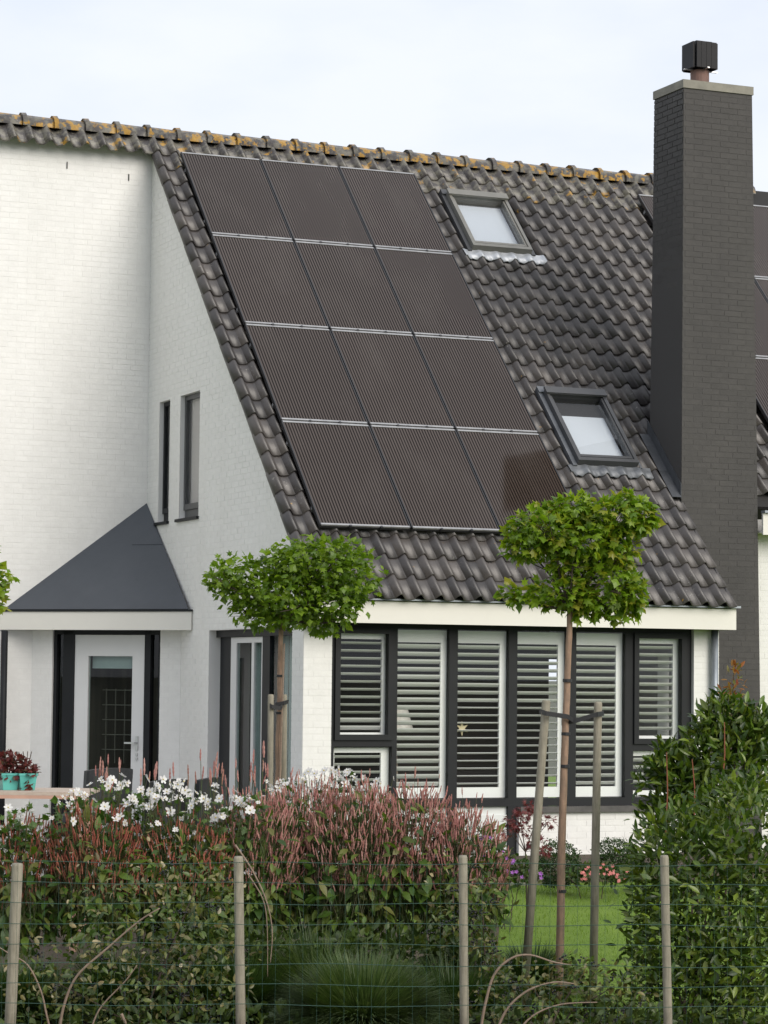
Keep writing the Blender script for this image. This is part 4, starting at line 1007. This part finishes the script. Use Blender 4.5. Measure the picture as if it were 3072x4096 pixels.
chokeberry('black-berried shrub with arching canes before the tree stakes', [(1190, 2170, 200, 60), (1120, 2120, 90, 50), (1300, 2130, 110, 60), (1240, 2100, 70, 40), (1010, 2200, 60, 40)], 17.8, 1150, 30, 60,
    [cv([(1036, 2240), (1048, 2170), (1068, 2105), (1105, 2070), (1145, 2063), (1195, 2078), (1235, 2085)], 17.4, .011), cv([(1068, 2240), (1095, 2180), (1140, 2140), (1195, 2122), (1240, 2125)], 17.45, .010), cv([(1110, 2240), (1150, 2195), (1210, 2170), (1290, 2165)], 17.4, .008)])
chokeberry('small black-berried shrub beside the third fence post', [(1030, 1930, 45, 60), (1020, 2020, 50, 70), (970, 1985, 50, 60), (1050, 2060, 40, 50)], 18.6, 420, 26, 40)
t = [o for o in col.objects if o.get('label', '').startswith('black-berried shrub with arching canes between')][0]
DRY = leafmat('dry_leaf', [(.30, .24, .13), (.38, .33, .22), (.22, .20, .10)], .7, .2)
P, O = blob_points([(300, 1960, 220, 160), (950, 1880, 60, 50), (120, 2080, 120, 80)], 17.6, 80, 0); n = len(P)
foliage(t, CHT, P, unit(jit(n, 1)), unit(jit(n, 1)), rng.uniform(.03, .06, n), DRY, 30, 'dry_leaf', 'dry_leaves')

# ------------------------------------------------------------------ ornamental grasses
def tuft(label, x, y, k, h, spread, nb, m, seed):
    g = gpt(x, y, k); t = thing('ornamental_grass', label, 'grass tuft', g, group='ornamental grass mounds')
    r = np.random.default_rng(seed); a = r.uniform(0, 2*math.pi, nb); o = np.sqrt(r.random(nb)); ln = r.uniform(.7, 1.1, nb); lean = o*spread
    dx, dy = np.cos(a), np.sin(a); V = np.zeros((nb, 9, 3)); seg = (0, .3, .6, .85, 1)
    el = np.arccos(r.random(nb)**.8*.98); ln = h*r.uniform(.72, 1.05, nb)*np.where(r.random(nb) < .03, 1.15, 1)
    for i, q in enumerate(seg):
        ee = el*(.55+.45*q); rad_ = .12*np.sqrt(r.random(nb)) if i == 0 else rad0+ln*q*np.sin(ee)
        if i == 0: rad0 = rad_
        z = ln*q*np.cos(ee); px_ = g.x+dx*rad_; py_ = g.y+dy*rad_; wd = .0055*(1-.75*q)
        if i < 4:
            V[:, 2*i] = np.column_stack([px_-dy*wd, py_+dx*wd, g.z+z]); V[:, 2*i+1] = np.column_stack([px_+dy*wd, py_-dx*wd, g.z+z])
        else: V[:, 8] = np.column_stack([px_, py_, g.z+z])
    F = []
    for b in range(nb):
        q = b*9; F += [(q, q+1, q+3, q+2), (q+2, q+3, q+5, q+4), (q+4, q+5, q+7, q+6), (q+6, q+7, q+8)]
    link('blades', np_mesh('blades', [(V.reshape(-1, 3), F)], m), t, kind='stuff')
ORN = leafmat('ornamental_blade', [(.040, .074, .020), (.058, .098, .030), (.085, .13, .044), (.16, .20, .10)], .5, .35)
ORND = leafmat('dark_blade', [(.026, .056, .012), (.040, .078, .016), (.06, .10, .022)], .5, .25)
tuft('large fountain grass mound at the bottom middle of the fence', 785, 2200, 17.7, .64, .66, 9500, ORN, 1)
tuft('dark grass mound at the foot of the yellow-green globe tree', 1150, 2080, 20.4, .42, .45, 2600, ORND, 2)
tuft('dark grass clump behind the first fence post', 40, 2150, 18.3, .55, .5, 2200, ORND, 3)
tuft('dark grass clump deep behind the arching canes', 260, 2150, 18.7, .60, .5, 2200, ORND, 4)
tuft('dark grass clump behind the second fence post', 520, 2150, 18.6, .62, .5, 2600, ORND, 5)
tuft('pale grass clump below the pink bistort beside the canes', 690, 2100, 18.9, .75, .45, 2200, ORN, 6)
tuft('dark grass clump right of the fountain grass mound', 980, 2150, 18.4, .55, .5, 2400, ORND, 7)

# ------------------------------------------------------------------ plants along the plinth
BOX = leafmat('boxwood_leaf', [(.014, .035, .008), (.022, .052, .010), (.036, .075, .014), (.055, .10, .02)], .4, .15)
BXT = [tpl_leaf(.6, .1, .1)]
shrub('boxwood_ball', 'round clipped boxwood between the tall stakes', 'shrub', [(1205, 1865, 48, 45), (1205, 1880, 46, 35)], 24.0, 4600, BXT, BOX, .022, 60, .3, .8, 3, 'boxwood balls before the plinth', base=Vector((1.55, -1.0, -.72)))
shrub('boxwood_ball', 'round clipped boxwood right of the upright stake', 'shrub', [(1328, 1848, 44, 34), (1332, 1870, 40, 34)], 24.2, 4000, BXT, BOX, .022, 40, .3, .8, 3, 'boxwood balls before the plinth', base=Vector((2.05, -1.05, -.72)))
CORAL = mat('coral_petal', (.55, .17, .16), .6); PURP = mat('purple_petal', (.32, .10, .42), .6)
def bedding(label, name, cat, blobs, k, n, petal, nf, R, seed):
    t = shrub(name, label, cat, blobs, k, n, BXT, leafmat(name+'_leaf', [(.03, .07, .014), (.05, .10, .02), (.08, .12, .03), (.09, .07, .04)], .5, .25), .05, 20, .4, .2, 3, slim=.4)
    me = flower_mesh('flower', 5, petal, R, seed)
    P, O = blob_points(blobs, k-.1, nf, .6)
    for p_ in P: link('flower', me, t, Matrix.Translation(Vector(p_)+Vector((0, -.1, .02))) @ (CAM-Vector(p_)+Vector((random.uniform(-9, 9), 0, random.uniform(0, 12)))).to_track_quat('Z', 'Y').to_matrix().to_4x4())
bedding('coral-flowered bedding plants between the two boxwood balls', 'impatiens', 'flowering plant', [(1285, 1885, 36, 22), (1330, 1893, 24, 16), (1245, 1893, 22, 14)], 23.7, 420, CORAL, 34, .017, 4)
bedding('purple-flowered cranesbill at the lawn corner beside the leaning stake', 'cranesbill', 'flowering plant', [(1075, 1870, 34, 40), (1115, 1880, 30, 32), (1045, 1835, 30, 34), (1150, 1890, 20, 22)], 22.4, 700, PURP, 20, .020, 8)
JM = leafmat('red_maple_leaf', [(.10, .018, .022), (.17, .035, .04), (.22, .06, .06), (.12, .03, .03)], .5, .3, tt=(1.3, 1.1, .9))
t = thing('japanese_maple', 'small red-leaved maple before the dark window post', 'shrub', gpt(1140, 1900, 22.6))
P0_ = gpt(1140, 1900, 22.6)
for (x, y) in ((1120, 1745), (1165, 1750), (1185, 1775), (1110, 1775), (1150, 1815), (1178, 1835), (1095, 1790)):
    part('branch', MB().tube([P0_, at(1135, 1840, 22.6), at(x, y, 22.6)], [.008, .006, .002], 5), BARKD, t)
P, O = blob_points([(1140, 1750, 26, 14), (1182, 1774, 18, 12), (1112, 1772, 20, 12), (1158, 1820, 18, 10), (1130, 1790, 14, 10), (1175, 1835, 14, 8), (1100, 1795, 16, 10)], 22.6, 300, 0); n = len(P)
foliage(t, [tpl_lobed(5, .8, .3), tpl_lobed(7, .8, .5)], P, unit(O+jit(n, .6)-Zv*.2), unit(Zv+jit(n, .5)), rng.uniform(.04, .075, n), JM, 60)
solo('edging_stone', MB().box((1.3, -1.18, gz(1.5, -1.1)-.05), (2.1, -1.10, gz(1.5, -1.1)+.03)), CAPST, 'pale edging stone at the far lawn border under the boxwood', 'edging stone')

# ------------------------------------------------------------------ table, pots and chairs on the terrace
TW_ = mat('bleached_table_wood', (.50, .42, .35), .6, (.42, .33, .27), 6, stretch=(1, 8, 8)); TE = mat('table_edge_wood', (.55, .33, .25), .6, (.45, .27, .20), 8)
tr = at(192, 1712, 21.6); tl = at(-260, 1724, 21.6); u = Vector((tr.x-tl.x, tr.y-tl.y, 0)).normalized(); v = Vector((-u.y, u.x, 0))
if v.dot(hv) < 0: v = -v
table = thing('garden_table', 'long light wooden garden table at the left edge before the porch', 'table', tr-u*.9+v*.4-Vector((0, 0, .78)))
O_ = Vector((tr.x, tr.y, tr.z))
for k in range(8):
    a = O_+v*(.105*k); part('plank', MB().prism([a-u*1.9, a, a+v*.1, a-u*1.9+v*.1], (0, 0, -.028)), TW_, table)
part('apron', MB().prism([O_-u*1.88-Vector((0, 0, .029)), O_-u*.02-Vector((0, 0, .029)), O_-u*.02+v*.03-Vector((0, 0, .029)), O_-u*1.88+v*.03-Vector((0, 0, .029))], (0, 0, -.028)), TE, table)
for du in (.12, 1.75):
    for dv in (.08, .72):
        b = O_-u*du+v*dv; part('leg', MB().tube([b-Vector((0, 0, .03)), b-Vector((0, 0, .4))+u*.03, Vector((b.x, b.y, gz(b.x, b.y)))], [.035, .03, .035], 8), TE, table)
TEAL = mat('teal_glaze', (.10, .42, .37), .3, (.08, .35, .31), 6); HEU = leafmat('wine_red_leaf', [(.07, .012, .014), (.12, .022, .02), (.17, .04, .03), (.06, .05, .02)], .5, .25, tt=(1.3, 1.1, .9))
for i, (x, lab, lab2) in enumerate(((18, 'square teal pot on the table at the left picture edge', 'wine-red foliage plant in the left teal pot'), (56, 'square teal pot on the table, right of its twin', 'wine-red foliage plant in the right teal pot'))):
    c = at(x, 1706, 21.95); c.z = tr.z
    pot = thing('plant_pot', lab, 'plant pot', c, group='teal pots on the garden table')
    h_ = .125; a = .06; b = .075
    part('pot_body', MB().add([Vector(c)+Vector(q) for q in ((-a,-a,.001),(a,-a,.001),(a,a,.001),(-a,a,.001),(-b,-b,h_),(b,-b,h_),(b,b,h_),(-b,b,h_))], [(0,3,2,1),(0,1,5,4),(1,2,6,5),(2,3,7,6),(3,0,4,7)]), TEAL, pot)
    part('rim', MB().box(c+Vector((-b-.006, -b-.006, h_)), c+Vector((b+.006, b+.006, h_+.018))), TEAL, pot)
    pl = thing('potted_plant', lab2, 'potted plant', c+Vector((0, 0, h_+.018)), group='wine-red plants in the teal pots')
    for q in range(5): part('stem', MB().tube([c+Vector((0, 0, h_)), c+Vector((random.uniform(-.1, .1), random.uniform(-.08, .08), h_+.2))], .004, 5), BARKD, pl)
    P, O = blob_points([(x-2, 1662, 26, 26), (x+8, 1645, 20, 16), (x-12, 1640, 20, 14)] if i == 0 else [(x, 1665, 18, 20), (x-14, 1650, 14, 14), (x+8, 1672, 12, 12), (x-4, 1702, 12, 8, -.08)], 21.95, 170, 0); n = len(P)
    foliage(pl, LOB, P, unit(O+jit(n, .6)), unit(Zv+jit(n, .5)), rng.uniform(.035, .065, n), HEU, 40)
RATT = mat('dark_woven_chair', (.016, .017, .020), .55, (.025, .026, .03), 30)
def chair(label, x, y, k, w_, face):
    c = at(x, y, k); zt = c.z; g = Vector((c.x, c.y, gz(c.x, c.y))); ch_ = thing('garden_chair', label, 'chair', g, group='dark garden chairs on the terrace')
    M = Matrix.Translation((c.x, c.y, 0)) @ Matrix.Rotation(face, 4, 'Z'); m_ = MB(); n_ = 14; vs = []
    for i in range(n_+1):
        a_ = math.radians(-8+196*i/n_); X_ = -w_/2*math.cos(a_); Y_ = -.10*max(0, math.sin(a_)); hh = zt-.03*(1-math.sin(max(0, min(math.pi, a_))))-(.10 if i in (0, n_) else 0)
        vs += [(X_, Y_, zt-.45), (X_, Y_-.03, hh), (X_*.95, Y_+.03, hh), (X_*.95, Y_+.03, zt-.45)]
    m_.add([M @ Vector(q) for q in vs], [(4*i+j, 4*i+(j+1) % 4, 4*i+4+(j+1) % 4, 4*i+4+j) for i in range(n_) for j in range(4)]+[(0, 1, 2, 3), (4*n_+3, 4*n_+2, 4*n_+1, 4*n_)])
    part('backrest', m_, RATT, ch_)
    part('seat', MB().box((-w_/2+.02, 0, zt-.50), (w_/2-.02, .48, zt-.44), M), RATT, ch_)
    for sx in (-1, 1):
        for yy in (.02, .45): part('leg', MB().tube([M @ Vector((sx*(w_/2-.05), yy, zt-.47)), M @ Vector((sx*(w_/2-.03), yy, g.z))], .016, 7), RATT, ch_)
chair('dark woven chair with rounded back before the white entrance door', 232, 1658, 23.4, .52, .35)
chair('low dark chair between the porch and the french door', 362, 1682, 23.6, .42, .35)
chair('dark chair at the left post of the french door', 452, 1678, 23.7, .40, .6)

# ------------------------------------------------------------------ low ground cover between the shrubs
GCV = leafmat('ground_cover_leaf', [(.020, .038, .008), (.034, .060, .011), (.052, .085, .014), (.08, .11, .02)], .5, .2)
P, O = blob_points([(150, 2180, 330, 70), (600, 2150, 260, 60), (480, 2060, 160, 60), (850, 2060, 200, 50), (1000, 2120, 120, 60), (500, 2205, 500, 22, -1.3), (1300, 2205, 320, 22, -1.2)], 18.9, 5600, .1, thick=.6); n = len(P)
k_ = P[:, 2] > -1.27; P, O = P[k_], O[k_]; n = len(P)
link('ground_cover', np_mesh('ground_cover', [sprout(CHT[0], P, unit(O+jit(n, .6)+Zv*.2), unit(Zv+jit(n, .5)), rng.uniform(.05, .10, n))], GCV), None, kind='stuff')
